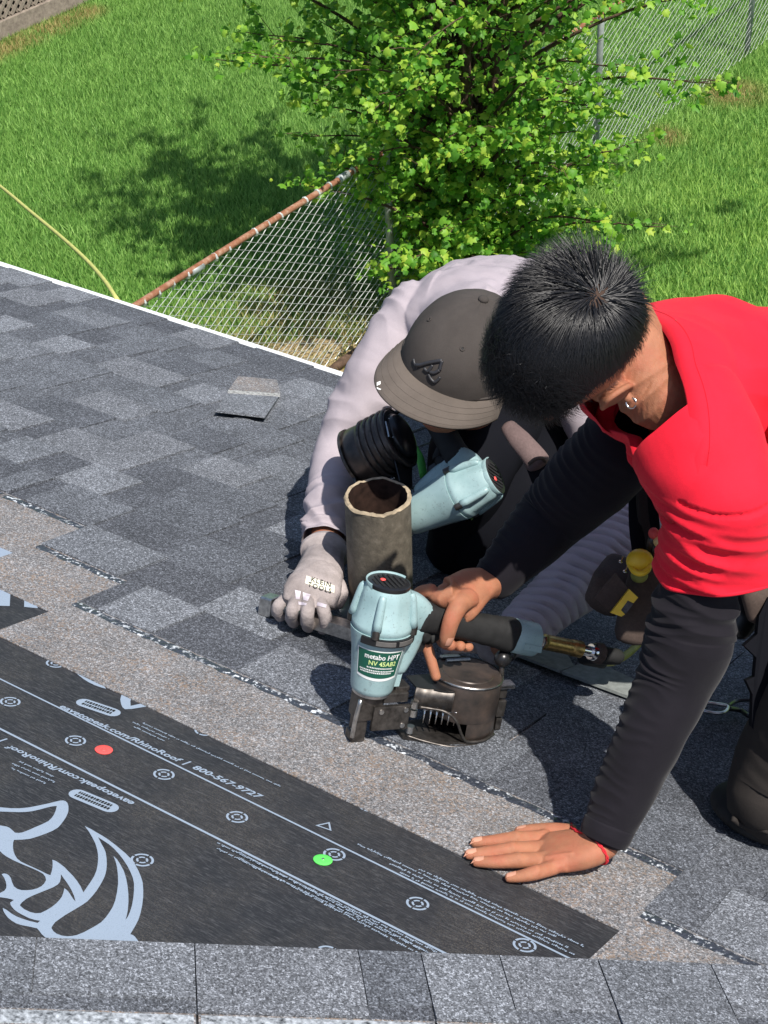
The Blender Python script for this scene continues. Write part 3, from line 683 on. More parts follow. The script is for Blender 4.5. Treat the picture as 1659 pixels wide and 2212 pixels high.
def print_text(s, px0, py0, px1, py1, name='printed_text', flip=1, cap=.7):
    a, b = Vector(uv(px0, py0)), Vector(uv(px1, py1)); d = b-a; L = d.length; d.normalize(); p = Vector((-d.y, d.x))
    cu = bpy.data.curves.new('t', 'FONT'); cu.body = s; cu.size = 1; cu.shear = .12; cu.offset = .028; cu.resolution_u = 2
    o = bpy.data.objects.new('t', cu); C.objects.link(o); dg = bpy.context.evaluated_depsgraph_get(); me = bpy.data.meshes.new_from_object(o.evaluated_get(dg))
    xs = [v.co.x for v in me.vertices]; x0, x1 = min(xs), max(xs); k = L/(x1-x0)
    for v in me.vertices: q = a+d*((v.co.x-x0)*k)+p*(v.co.y*k*.80); v.co = R3(q.x, q.y, ZP)
    bpy.data.objects.remove(o); bpy.data.curves.remove(cu); me.materials.clear(); ob = link(name, me, M['print'], roof); return ob
print_text('eavetopeak.com/RhinoRoof', 127, 1528, 386, 1648)
print_text('|', 396, 1650, 402, 1653, ); print_text('800-567-9727', 414, 1660, 560, 1727)
print_text('eavetopeak.com/RhinoRoof', 292, 1735, 20, 1610); print_text('|', 12, 1600, 6, 1597)
def scribble(px0, py0, px1, py1, rows, pitch, hgt_=.0035, name='small_print'):   # print too small to read in the photograph: word-like marks
    a, b = Vector(uv(px0, py0)), Vector(uv(px1, py1)); d = b-a; L = d.length; d.normalize(); p = Vector((-d.y, d.x)); P = []
    for r in range(rows):
        x = random.uniform(0, .02); nxt = random.randint(3, 9)
        lim_ = L*random.uniform(.86, 1)
        while x < lim_:
            wd = random.uniform(.0011, .0022); h = hgt_*random.choice([.6, .6, .65, 1, .62]); o0 = -pitch*r+(random.choice([0, 0, 0, -.25])*hgt_)
            P.append([tuple(a+d*(x+i)+p*(o0+j)) for i, j in ((0, 0), (wd, 0), (wd+.0004, h), (.0004, h))]); x += wd+.0009; nxt -= 1
            if nxt <= 0: x += .0025; nxt = random.randint(2, 10)
    ink(name, P)
scribble(290, 1555, 605, 1703, 1, .010); scribble(283, 1560, 375, 1604, 2, .010)
scribble(110, 1697, 18, 1657, 3, .010)
scribble(755, 1817, 1262, 2059, 1, .0075, .0042); scribble(820, 1857, 1262, 2070, 1, .0075, .0042); scribble(900, 1877, 1262, 2050, 1, .0075, .0042); scribble(860, 1885, 1262, 2078, 1, .0075, .0042)
scribble(985, 2077, 415, 1797, 1, .0075, .0042); scribble(960, 2075, 420, 1812, 1, .0075, .0042); scribble(930, 2073, 470, 1832, 2, .0078, .0042); 
tri = [uv(*p) for p in ((681, 1784), (716, 1796), (712, 1777))]
cen = (sum(p[0] for p in tri)/3, sum(p[1] for p in tri)/3)
ink('printed_symbol', [(tri, [(cen[0]+(p[0]-cen[0])*.66, cen[1]+(p[1]-cen[1])*.66) for p in tri])])
ink('printed_arrow', [[uv(1140, 1905), uv(1178, 1908), uv(1150, 1912), uv(1125, 1907)]])

def cap_nail(px, py, mat, label):
    o = R3(*uv(px, py), 0); t = thing('cap_nail', o, label, 'cap nail')
    m = MB(); m.lathe(o, RN, [(.001, .0125), (.0022, .0128), (.0028, .012), (.0024, .004), (.0032, .0035), (.0034, .001)], 28); m.build('plastic_cap', M[mat], t, 'auto')
    m = MB(); m.lathe(o+RN*.0034, RN, [(0, .0022), (.0006, .0018), (.0007, .0004)], 12); m.build('nail_head', M['steel'] if mat != 'redcap' else M['redcap'], t, True)
cap_nail(224, 1622, 'redcap', 'round red plastic cap nail in the underlayment on the left')
cap_nail(697, 1860, 'greencap', 'round green plastic cap nail beside a printed target, left of the flat hand')

# loose offcut of shingle on the finished courses
lo = thing('shingle_offcut', R3(*uv(540, 855), .009), 'loose square shingle offcut lying on the finished courses near the eave', 'shingle offcut')
pz = lambda px, py, z: at(px, py, z)
m = MB(); q = [pz(466, 886, .022), pz(573, 899, .024), pz(606, 851, .013), pz(492, 845, .012)]; m.prism(q, -RN*.005); m.build('exposed_face', M['tab'], lo)
m = MB(); q = [pz(492, 845, .012), pz(606, 851, .013), pz(598, 820, .0115), pz(515, 812, .0115)]; m.prism(q, -RN*.003); m.build('headlap', M['head'], lo)
m = MB(); q = [pz(492, 848, .0145), pz(605, 856, .0155), pz(605, 850, .0150), pz(493, 842, .0140)]; m.prism(q, -RN*.0015); m.build('sealant_strip', plain('seal_residue', (.34, .34, .33), .6, .3, var=.7, vs=160), lo)

ps = thing('shingle_strip', at(1240, 1440, .014), 'long pale grey-green shingle strip lying in the shade under the air hose', 'shingle strip')
m = MB(); m.prism([at(*p, .016) for p in ((1078, 1398), (1210, 1448), (1240, 1438), (1225, 1412), (1130, 1380))], -RN*.005); m.build('long_piece', plain('back_of_shingle', (.21, .225, .215), .9, .1, var=.2, vs=90), ps)
m = MB(); m.prism([at(*p, .0165) for p in ((1214, 1450), (1370, 1508), (1400, 1480), (1290, 1430), (1246, 1436))], -RN*.005); m.build('short_piece', bpy.data.materials['back_of_shingle'], ps)
# vent pipe through the roof
def pipe():
    top = at(816, 1071, .25); ax = Vector((.02, .01, 1)).normalized(); L = .255/ax.dot(RN); b0 = top-ax*L; r = .0555
    t = thing('vent_pipe', b0, 'open weathered brown vent pipe standing up between the two roofers', 'pipe')
    m = MB(); n = 56; V = []; F = []; xd = ax.orthogonal().normalized(); yd = ax.cross(xd)
    jag = [random.uniform(-.0012, .0012)+.0012*math.sin(i*.7) for i in range(n)]
    for h in (-.05, .0, L*.5, L-.008, 1e9):
        for i in range(n):
            a = 2*math.pi*i/n; z = L+jag[i]-.002 if h > 1e8 else h; V.append(b0+ax*z+(xd*math.cos(a)+yd*math.sin(a))*r*(1+.004*math.sin(a*3)))
    for j in range(4):
        for i in range(n): F.append((j*n+i, j*n+(i+1) % n, (j+1)*n+(i+1) % n, (j+1)*n+i))
    m.add(V, F); m.build('outer_wall', M['pipe'], t, True)
    m = MB(); V = []; F = []
    for h in (1e9, L-.02, L*.5, 0):
        for i in range(n):
            a = 2*math.pi*i/n; z = L+jag[i]-.002 if h > 1e8 else h; V.append(b0+ax*z+(xd*math.cos(a)+yd*math.sin(a))*(r-.006))
    for j in range(3):
        for i in range(n): F.append((j*n+i, j*n+(i+1) % n, (j+1)*n+(i+1) % n, (j+1)*n+i))
    m.add(V, F); m.build('inner_wall', M['pipe_in'], t, True)
    m = MB(); V = []; F = []
    for rr, dz in ((r+.0008, -.003), (r-.0015, .0), (r-.0062, -.001)):
        for i in range(n): a = 2*math.pi*i/n; V.append(b0+ax*(L+jag[i]+dz)+(xd*math.cos(a)+yd*math.sin(a))*(rr+random.uniform(-.0006, .0006)))
    for j in range(2):
        for i in range(n): F.append((j*n+i, j*n+(i+1) % n, (j+1)*n+(i+1) % n, (j+1)*n+i))
    m.add(V, F); m.build('chipped_rim', M['pipe_rim'], t)
    m = MB(); m.lathe(b0, RN, [(.004, .105), (.0095, .10), (.012, .075), (.03, .064), (.045, .0575)], 40); m.build('flashing_collar', M['lead'], t, True)
pipe()
# ================================================================== TOOLS
def nailer(name, o, H, N, label, full=True, swap=0, droll=0):
    """coil nailer: o nose tip, N up the body, H along the handle"""
    H = (H-N*H.dot(N)).normalized(); N = N.normalized(); Y = N.cross(H)      # visible side is -Y
    t = thing(name, o, label, 'nail gun')
    L = lambda x, y, z: o+H*x+Y*y+N*z
    # cast body: lower barrel, swelling shoulder, cap
    m = MB(); m.lathe(o, N, [(.083, .027), (.086, .031), (.092, .0325), (.120, .0355), (.150, .0395), (.172, .0435), (.180, .0455), (.186, .0462)], 48); body = m.build('body', M['teal'], t, 'auto')
    m = MB(); m.lathe(o, N, [(.078, .024), (.080, .0285), (.0845, .0285), (.0865, .026)], 40); m.build('base_ring', M['steel'], t, 'auto')
    # octagonal cap with four screw bosses
    m = MB(); n = 48; prof = [(.1862, .0430), (.190, .0455), (.197, .0455), (.203, .0425), (.236, .0385), (.246, .0365), (.252, .0335)]
    V = []; F = []
    for h, r in prof:
        for i in range(n):
            a = 2*math.pi*i/n; oc = math.cos(math.pi/8)/math.cos((a % (math.pi/4))-math.pi/8); q = r*(.35+.65*oc) if h > .2 else r
            V.append(o+N*h+(H*math.cos(a)+Y*math.sin(a))*q)
    for j in range(len(prof)-1):
        for i in range(n): F.append((j*n+i, j*n+(i+1) % n, (j+1)*n+(i+1) % n, (j+1)*n+i))
    F.append(tuple((len(prof)-1)*n+i for i in range(n))); m.add(V, F)
    cap_ = m.build('head_cap', M['teal'], t, 'auto')
    m = MB(); m.lathe(o, N, [(.2518, .0318), (.2535, .0325), (.2575, .0318), (.2585, .029), (.2575, .010), (.2575, .001)], 40); top = m.build('exhaust_cover', M['plastic'], t, 'auto')
    m = MB()
    for i in range(7):
        a = (i-3)*.0075; w_ = math.sqrt(max(0, .024**2-a*a)); m.box(o+N*.2586+H*a, Y*w_, H*.0018, N*.0007)
    m.build('vent_rib', M['rubber'], top)
    m = MB(); m.lathe(o+N*.2585+Y*.005-H*.008, N, [(0, .0045), (.0016, .004), (.0018, .0005)], 12); m.build('screw', M['redcap'], top, True)
    m = MB(); V = []; a0, a1 = math.pi*.55, math.pi*1.9          # raised rim at the far side
    m.lathe(o, N, [(.250, .0325), (.2590, .0345), (.2600, .0335), (.2560, .0318)], 30, H, rad(20), rad(200)); m.build('cover_rim', M['teal'], t, True)
    for a in (rad(-38), rad(-125), rad(55), rad(145)):
        d = H*math.cos(a)+Y*math.sin(a); m = MB(); m.tube([o+N*.197+d*.0455, o+N*.238+d*.0385, o+N*.247+d*.0345], [.0072, .0062, .005], 10, True, 4); m.build('boss', M['teal'], cap_, True)
        m = MB(); m.lathe(o+N*.186+d*.0470, N, [(0, .0058), (.013, .0058), (.0138, .0045), (.014, .0005)], 12); m.build('screw', M['dark_steel'], cap_, 'auto')
    # black deflector band with two grey insets
    m = MB(); m.lathe(o, N, [(.1745, .0458), (.1748, .0500), (.1855, .0500), (.1860, .0460)], 26, H, rad(-150), rad(-25)); band = m.build('deflector_band', M['plastic'], t, 'auto')
    for a in (-122, -82):
        m = MB(); m.lathe(o, N, [(.1765, .0500), (.1770, .0508), (.1835, .0508), (.1840, .0500)], 10, H, rad(a), rad(a+34)); m.build('inset', plain('grey_rubber', (.10, .095, .09), .7) if 'grey_rubber' not in bpy.data.materials else bpy.data.materials['grey_rubber'], band, 'auto')
    # maker's label
    lr = lambda z: np.interp(z, [.092, .120, .150, .172], [.0325, .0355, .0395, .0435])+.0006
    def lp(a, z, e=0): a = rad(a); r = float(lr(z))+e; return o+N*z+(H*math.cos(a)+Y*math.sin(a))*r
    def patch(nm, a0_, a1_, z0, z1, mat, e, par, curve=0):
        V = []; F = []; n = 16
        for j in range(5):
            for i in range(n+1):
                f = i/n; V.append(lp(a0_+(a1_-a0_)*f, z0+(z1-z0)*j/4-curve*math.sin(f*math.pi)*(1-j/4), e))
        for j in range(4):
            for i in range(n): F.append((j*(n+1)+i, j*(n+1)+i+1, (j+1)*(n+1)+i+1, (j+1)*(n+1)+i))
        return mk(nm, V, F, mat, par, True)
    A0_, A1_ = -158, -62
    patch('label_border', A0_-3, A1_+3, .1175, .1655, M['white'], 0, t, .004); lb = patch('label', A0_, A1_, .1215, .1635, M['label'], .0004, t, .003)
    def wrap(s, a0_, a1_, zb, size, mat):
        cu = bpy.data.curves.new('t', 'FONT'); cu.body = s; cu.size = 1; cu.offset = .02; cu.resolution_u = 2
        ob = bpy.data.objects.new('t', cu); C.objects.link(ob); dg = bpy.context.evaluated_depsgraph_get(); me = bpy.data.meshes.new_from_object(ob.evaluated_get(dg))
        xs = [v.co.x for v in me.vertices]; x0, x1 = min(xs), max(xs)
        for v in me.vertices: v.co = lp(a0_+(a1_-a0_)*(v.co.x-x0)/(x1-x0), zb+v.co.y*size, .0009)
        bpy.data.objects.remove(ob); me.materials.clear(); link('label_text', me, mat, lb)
    if full:
        wrap('metabo HPT', -142, -68, .1510, .0125, M['white']); wrap('NV 45AB2', -132, -72, .1405, .0105, M['yellowgreen_ink'])
        for z, a, b_ in ((.1350, -135, -78), (.1300, -152, -72), (.1265, -150, -80)):
            V = []; F = []; x = a
            while x < b_:
                wd = random.uniform(1.5, 3.5); k = len(V); V += [lp(x, z, .0009), lp(x+wd, z, .0009), lp(x+wd, z+.0022, .0009), lp(x, z+.0022, .0009)]; F.append((k, k+1, k+2, k+3)); x += wd+1.2
            mk('label_text', V, F, M['white'], lb)
    else:
        patch('label_print', A0_+6, A1_-6, .124, .160, plain('worn_label', (.16, .17, .20), .5, var=.8, vs=500), .0008, t)
    # handle housing, rubber grip, end cap
    hd = (H*.972-N*.235).normalized(); h0 = L(.030, 0, .205)
    m = MB(); V, F = loft([L(.018, 0, .212), L(.045, 0, .208), L(.066, 0, .198)], [(.034, .026), (.029, .023), (.022, .020)], N, 6, 24, power=3); m.add(V, F)
    V, F = loft([L(.030, 0, .120), L(.040, 0, .150), L(.046, 0, .185)], [(.020, .014), (.022, .015), (.024, .018)], H, 5, 20, power=3.5); m.add(V, F); m.build('handle_housing', M['teal'], t, True)
    g0 = L(.060, 0, .2005)
    m = MB(); V, F = loft([g0, g0+hd*.03, g0+hd*.085, g0+hd*.13, g0+hd*.165], [(.0255, .0225), (.0215, .0195), (.0215, .0195), (.0235, .021), (.0265, .0235)], N, 8, 28, power=2.4,
        fold=lambda s, a, tt: .0006*(1 if math.sin(s*900) > 0 else 0)*(1 if s > .02 else 0)); m.add(V, F)
    V, F = loft([g0-N*.022+hd*.004, g0-N*.032+hd*.018, g0-N*.020+hd*.034], [(.012, .016), (.010, .015), (.009, .013)], hd, 5, 16); m.add(V, F); m.build('rubber_grip', M['rubber'], t, True)
    e0 = g0+hd*.165
    m = MB(); m.lathe(e0, hd, [(0, .0235), (.004, .0262), (.030, .0268), (.042, .0262), (.046, .022), (.047, .010)], 32)
    m.build('end_cap', M['teal'], t, 'auto')
    m = MB(); m.box(e0+hd*.027-Y*.0262-N*.004, hd*.017, Y*.0018, N*.0055, .001); m.build('cap_rib', M['teal'], t)
    m = MB(); m.lathe(e0+hd*.047, hd, [(0, .0075), (.012, .0075), (.012, .0105), (.020, .0105)], 6 if full else 12); m.build('air_inlet', M['chrome'], t, 'auto')
    if full:
        m = MB(); b_ = e0+hd*.062; m.lathe(b_, hd, [(0, .0095), (.002, .0128)]+[(.004+.0045*i, .0128 if i % 2 else .0118) for i in range(11)]+[(.054, .0128), (.056, .0135), (.072, .0135), (.074, .0100)], 16); m.build('brass_coupler', M['brass'], t, 'auto')
        m = MB(); m.lathe(b_+hd*.074, hd, [(0, .0085), (.018, .0085), (.018, .0125), (.024, .0140), (.032, .0130), (.034, .0085)], 18); m.build('hose_plug', M['chrome'], t, 'auto')
    # nose and magazine, below the body
    m = MB(); m.box(L(-.004, 0, .060), H*.020, Y*.017, N*.022, .003); m.box(L(-.012, 0, .034), H*.009, Y*.013, N*.030, .003); m.box(L(-.014, 0, .008), H*.0115, Y*.0125, N*.008, .004); m.build('nose', M['dark_steel'], t)
    m = MB(); m.lathe(L(-.014, 0, -.001), N, [(0, .009), (.010, .0105), (.018, .008)], 14); m.build('nose_tip', M['brass'] if 0 else M['steel'], t, 'auto')
    m = MB(); m.tube([L(-.022, -.016, .075), L(-.026, -.017, .045), L(-.026, -.015, .012)], .0035, 8, True, 4); m.build('contact_arm', M['steel'], t, True)
    m = MB(); m.box(L(.030, -.018, .043), H*.030, Y*.0035, N*.020, .0015); m.build('side_plate', M['dark_steel'], t)
    for x, z in ((.012, .055), (.050, .030), (.052, .056)):
        m = MB(); m.lathe(L(x, -.0215, z), -Y, [(0, .0042), (.002, .0038), (.0022, .0005)], 10); m.build('bolt', M['steel'], t, 'auto')
    m = MB(); m.box(L(.034, -.006, .076), H*.020, Y*.014, N*.008, .002); m.box(L(.046, .0, .086), H*.012, Y*.012, N*.004, .002); m.build('latch_block', M['leather'] if 0 else M['dark_steel'], t)
    for z in (.064, .050, .022):
        m = MB(); m.lathe(L(.066, -.020, z-.006), N, [(0, .0062), (.011, .0062)], 14); m.build('hinge_knuckle', M['steel'], t, 'auto')
    # fin plate on the body
    m = MB(); m.prism([L(.034, -.010, .155), L(.046, -.010, .155), L(.040, -.010, .090), L(.030, -.010, .090)], Y*.003); m.build('bracket_fin', M['teal'], t)
    # drum
    dc = L(.158, 0, 0); R_ = .0545
    m = MB(); m.lathe(dc, N, [(.040, R_-.001), (.042, R_), (.098, R_-.001), (.1005, R_-.002)], 56); V = []; 
    drm = m.build('magazine_drum', M['drum'], t, 'auto')
    m = MB(); m.lathe(dc, N, [(.1006, R_-.0015), (.1020, R_-.003), (.1020, .040), (.1035, .039), (.1032, .004), (.103, .0005)], 56); m.build('drum_lid', M['drum'] if full else M['plastic'], t, 'auto')
    if full: m = MB(); m.lathe(dc, N, [(.0995, R_+.0008), (.1010, R_+.0012), (.1020, R_+.0002)], 56, cap=False); m.build('lid_rim', M['steel'], t, True)
    else:
        m = MB(); m.lathe(dc, N, [(.1030, .044), (.112, .038), (.117, .024), (.118, .001)], 40); m.build('lid_dome', M['plastic'], t, True)
        for z in (.045, .058, .071, .084, .096): m = MB(); m.lathe(dc, N, [(z, R_), (z+.001, R_+.003), (z+.004, R_+.003), (z+.005, R_)], 56, cap=False); m.build('drum_rib', M['dark_steel'], t, True)
    m = MB(); m.lathe(dc, N, [(.010, .046), (.012, R_-.003), (.020, R_), (.040, R_-.001)], 56, H, rad(-106), rad(185)); m.build('drum_skirt', M['drum'], t, 'auto')
    m = MB(); m.lathe(dc, N, [(.006, .002), (.006, R_+.002), (.011, R_+.002), (.011, .002)], 48); m.prism([L(.055, -.022, .006), L(.12, -.05, .006), L(.16, -.053, .006), L(.16, .03, .006), L(.055, .02, .006)], N*.005); m.build('drum_floor', M['dark_steel'], t, 'auto')
    m = MB(); m.tube([L(.070, -.030, .064), L(.085, -.035, .063), L(.105, -.046, .062), L(.122, -.0535, .050), L(.135, -.0555, .026), L(.147, -.0565, .014), L(.175, -.0545, .013), L(.200, -.040, .014)], .0023, 8, True, 5); m.build('rim_wire', M['dark_steel'], t, True)
    m = MB(); m.tube([L(.060, -.022, .012), L(.085, -.036, .008), L(.115, -.052, .006), L(.14, -.057, .006), L(.165, -.0565, .007)], .0024, 8, True, 5); m.build('guard_wire', M['dark_steel'], t, True)
    m = MB()                                                        # feed arm wall between nose and drum
    V = []; F = []; pts = [(.064, -.020), (.075, -.027), (.088, -.030), (.103, -.034), (.118, -.042)]
    pts = crv([Vector((a, b_, 0)) for a, b_ in pts], 5)
    for i, p in enumerate(pts):
        for q, (e, z) in enumerate(((0, .092), (.002, .092), (.002, .058), (0, .058))): V.append(L(p.x, p.y+e, z))
    for i in range(len(pts)-1):
        for q in range(4): F.append((i*4+q, i*4+(q+1) % 4, i*4+4+(q+1) % 4, i*4+4+q))
    m.add(V, F); m.build('feed_arm', M['dark_steel'], t, True)
    m = MB(); m.prism([L(.064, -.020, .090), L(.088, -.030, .090), L(.118, -.042, .090), L(.118, .02, .090), L(.064, .018, .090)], N*.002); m.build('feed_cover', M['plastic'], t)
    for i in range(7):
        m = MB(); p = L(.082+.009*i, -.026-.0028*i, .058); m.tube([p, p-N*.024], [.0016, .0011], 6); m.lathe(p-N*.001, N, [(0, .0042), (.0012, .0042)], 8); m.build('roofing_nail', M['chrome'], t, True)
    # latch, posts and knob on the far end of the drum
    m = MB(); m.box(L(.2165, -.012, .075), H*.006, Y*.007, N*.012, .001); m.box(L(.2175, -.012, .045), H*.007, Y*.008, N*.014, .001); m.box(L(.2185, -.012, .018), H*.005, Y*.007, N*.010, .001); m.build('hinge_post', M['dark_steel'], t)
    for z in (.086, .082): 
        m = MB(); m.box(L(.220, -.014, z), H*.012, Y*.009, N*.0012); m.build('latch_plate', M['steel'], t)
    m = MB(); m.tube([L(.214, -.008, .088), L(.212, -.006, .110), L(.210, 0, .118)], .0042, 8, True, 4); m.build('latch_stem', M['dark_steel'], t, True)
    m = MB(); m.ell(L(.212, -.004, .124), (H*.0135, Y*.0135, N*.0135), 20, 14); m.ell(L(.232, .010, .124), (H*.010, Y*.0125, N*.0125), 16, 12); m.build('latch_knob', M['plastic'], t, True)
    m = MB(); m.lathe(L(.158, .035, .1045), H, [(-.02, .003), (.02, .003)], 8); m.box(L(.150, .047, .105), H*.016, Y*.004, N*.0015, .0006); m.build('lid_clip', M['steel'], t)
    # trigger
    m = MB(); m.prism([L(.058, -.006, .165), L(.075, -.006, .168), L(.072, -.006, .145), L(.062, -.006, .142)], Y*.012); m.build('trigger', M['plastic'], t)
    return dict(o=o, H=H, N=N, Y=Y, g0=g0, hd=hd, e0=e0, L=L)
NH = RX*.53+RV*.848
n1 = nailer('coil_nailer', R3(-1.181, 1.968, .002), NH, RN+RX*.02, 'pale teal coil nail gun with green label pressed on the shingles under the red-shirted roofer')
a2, b2 = atd(884, 1118, 2.93), atd(1062, 1032, 2.87); N2 = (b2-a2).normalized()
H2_ = cv(.30, .72, -.1); N2 = N2
n2 = nailer('coil_nailer', a2-N2*.085, H2_, N2, 'second teal coil nail gun lying tilted against the dark trousers behind the vent pipe', False)
# air hose of the first tool
hs = thing('air_hose', at(1235, 1390, .12), 'yellow-green air hose with dark strain relief leaving the brass coupler', 'hose')
q0 = n1['e0']+n1['hd']*.172
m = MB(); m.lathe(q0-n1['hd']*.012, n1['hd'], [(0, .0125), (.004, .0165), (.014, .0172), (.018, .0130)], 18); m.build('ferrule', M['leather'], hs, 'auto')
q1 = q0+n1['hd']*.035
P = [q0, q1, at(1262, 1420, .085), at(1302, 1432, .06)]
m = MB(); m.tube(P, [.0125, .0125, .0115, .0095], 12, True, 8); m.build('strain_relief', M['rubber'], hs, True)
m = MB(); m.tube([at(1298, 1431, .06), at(1330, 1428, .055), at(1368, 1402, .06), at(1392, 1368, .07), at(1402, 1320, .08), at(1440, 1240, .06), at(1530, 1230, .02)], .0066, 10, True, 8); m.build('hose', M['hose'], hs, True)
# silver flat bar held by the gloved hand
bar = thing('flat_bar', at(680, 1310, .03), 'silver steel pry bar held flat by the grey gloved hand', 'pry bar')
p0, p1 = at(592, 1300, .034), at(782, 1356, .052); d = (p1-p0).normalized(); sd_ = RN.cross(d).normalized()
m = MB(); m.prism([p0-sd_*.010, p0+sd_*.010, p0.lerp(p1, .5)+sd_*.014, p1+sd_*.017, p1-sd_*.017, p0.lerp(p1, .5)-sd_*.014], -RN*.022)
bo = m.build('shank', M['steel'], bar)
m = MB(); c_ = p0-d*.008; m.box(c_-RN*.008, d*.013, sd_*.015, RN*.017, .003); m.build('head', M['steel'], bar)
m = MB(); m.box(c_-d*.0135-RN*.012, d*.001, sd_*.009, RN*.006); m.build('head_slot', M['black_ink'], bar)
# tool pouch between the roofers
tp = thing('tool_pouch', at(1340, 1260, .14), 'worn brown leather tool pouch with yellow tools hanging beside the red shirt', 'tool pouch')
B_ = lambda px, py, d_: atd(px, py, d_)
m = MB(); V, F = loft([B_(1345, 1225, 2.78), B_(1325, 1262, 2.76), B_(1300, 1305, 2.76)], [(.030, .020), (.036, .022), (.030, .018)], CR, 6, 20, power=4); m.add(V, F); m.build('front_pocket', M['leather'], tp, True)
m = MB(); V, F = loft([B_(1402, 1240, 2.72), B_(1385, 1300, 2.72), B_(1362, 1372, 2.74)], [(.030, .018), (.032, .020), (.026, .018)], CR, 6, 20, power=4); m.add(V, F); m.build('rear_pocket', M['leather'], tp, True)
for i, (x0, y0, x1, y1, ww) in enumerate(((1392, 985, 1404, 1200, .014), (1408, 990, 1418, 1190, .009), (1374, 1060, 1385, 1215, .012))):
    m = MB(); V, F = loft([B_(x0, y0, 2.72), B_((x0+x1)/2-4, (y0+y1)/2, 2.70), B_(x1, y1, 2.71)], [(ww, .006)]*3, CR, 6, 12, power=4); m.add(V, F); m.build('strap', M['pants'] if i else M['brownpants'], tp, True)
def kit(name, label, parts, cat): 
    k = thing(name, parts[0][0], label, cat)
    for c_, nm, mat, ax in parts: m = MB(); m.ell(c_, ax, 18, 12) if nm != 'blade' and nm != 'grip' else m.box(c_, *ax, .002); m.build(nm, M[mat], k, True)
# yellow chalk-reel / knife
yk = thing('utility_knife', B_(1345, 1300, 2.66), 'yellow and grey folding knife clipped to the pouch front', 'knife')
ax1 = (B_(1330, 1320, 2.66)-B_(1365, 1262, 2.66)); ax1.normalize(); ax2 = cv(.8, .55, .1); ax2 = (ax2-ax1*ax2.dot(ax1)).normalized(); ax3 = ax1.cross(ax2)
def pol(pts): return [B_(x, y, 2.655) for x, y in pts]
m = MB(); m.prism(pol([(1317, 1323), (1357, 1272), (1376, 1290), (1366, 1302), (1354, 1296), (1339, 1317), (1348, 1326), (1340, 1331)]), -CF*.012); m.build('yellow_handle', M['yellow'], yk)
m = MB(); m.prism(pol([(1340, 1316), (1354, 1297), (1366, 1304), (1350, 1325)]), -CF*.010); m.build('grey_insert', M['dark_steel'], yk)
m = MB(); m.prism([B_(x, y, 2.665) for x, y in ((1282, 1290), (1328, 1238), (1357, 1272), (1317, 1323))], -CF*.010); m.build('flap', M['leather'], tp)
tpm = thing('tape_reel', B_(1385, 1215, 2.68), 'round yellow reel tool standing in the leather pouch', 'chalk reel')
m = MB(); m.ell(B_(1382, 1212, 2.64), (CR*.021, CU*.019, CF*.016)); m.build('reel_body', M['yellow'], tpm, True)
m = MB(); m.tube([B_(1362, 1222, 2.635), B_(1370, 1234, 2.625), B_(1384, 1239, 2.62), B_(1398, 1232, 2.625), B_(1403, 1220, 2.635)], .0048, 8, True, 4); m.build('collar', M['yellow'], tpm, True)
m = MB(); m.ell(B_(1381, 1243, 2.68), (CR*.0135, CU*.012, CF*.012)); m.build('lower_body', M['hose'], tpm, True)
for x, y, n_ in ((1359, 1207, 'ear'), (1404, 1218, 'ear'), (1380, 1192, 'nub')):
    m = MB(); m.tube([B_(1382, 1211, 2.68), B_(x, y, 2.67)], [.011, .006], 8); m.build('lug', M['yellow'], tpm, True)
for x, y, c_, lb_ in ((1412, 1152, 'redcap', 'coral red rounded screwdriver end sticking out of the pouch'), (1423, 1170, 'yellow', 'pale yellow screwdriver end next to the red one')):
    k = thing('screwdriver', B_(x, y, 2.66), lb_, 'screwdriver')
    m = MB(); m.ell(B_(x, y, 2.66), (CR*.0085, CU*.009, CF*.008)); m.build('handle_end', M[c_] if c_ != 'yellow' else plain('pale_yellow', (.85, .6, .25), .5, var=.05), k, True)
    m = MB(); m.tube([B_(x-1, y+6, 2.665), B_(x-8, y+40, 2.69)], [.0075, .007], 10); m.build('handle', M['dark_steel'], k, True)
for x, y, wh in ((1340, 1215, 'higher of two shiny nails by the yellow reel tool'), (1349, 1236, 'lower of two shiny nails by the yellow reel tool')):
    k = MB(); a_ = B_(x, y, 2.66); k.lathe(a_, cv(.3, .8, .5), [(0, .0032), (.002, .0032), (.0021, .0012), (.012, .001)], 8); tag(k.build('loose_nail', M['chrome'], smooth=True), wh, 'nail', 'nails in the pouch')
# pale pink leather holster behind
hl = thing('leather_sheath', B_(1145, 975, 2.85), 'faded mauve leather sheath pointing out between cap and black sleeve', 'sheath')
m = MB(); V, F = loft([B_(1098, 922, 2.84), B_(1122, 950, 2.83), B_(1150, 982, 2.82), B_(1162, 1000, 2.82)], [(.014, .010), (.019, .012), (.020, .013), (.021, .013)], CR, 7, 20); m.add(V, F); m.build('sleeve_tube', M['leatherpale'], hl, True)
m = MB(); m.tube([B_(1143, 1002, 2.80), B_(1156, 992, 2.79), B_(1172, 990, 2.80), B_(1178, 1000, 2.82)], .0032, 8, True, 4); m.build('rim', M['leather'], hl, True)
m = MB(); V, F = loft([B_(1158, 998, 2.83), B_(1172, 1030, 2.83), B_(1182, 1062, 2.84)], [(.019, .011), (.020, .012), (.016, .01)], CR, 5, 16); m.add(V, F); m.build('dark_pocket', M['pants'], hl, True)
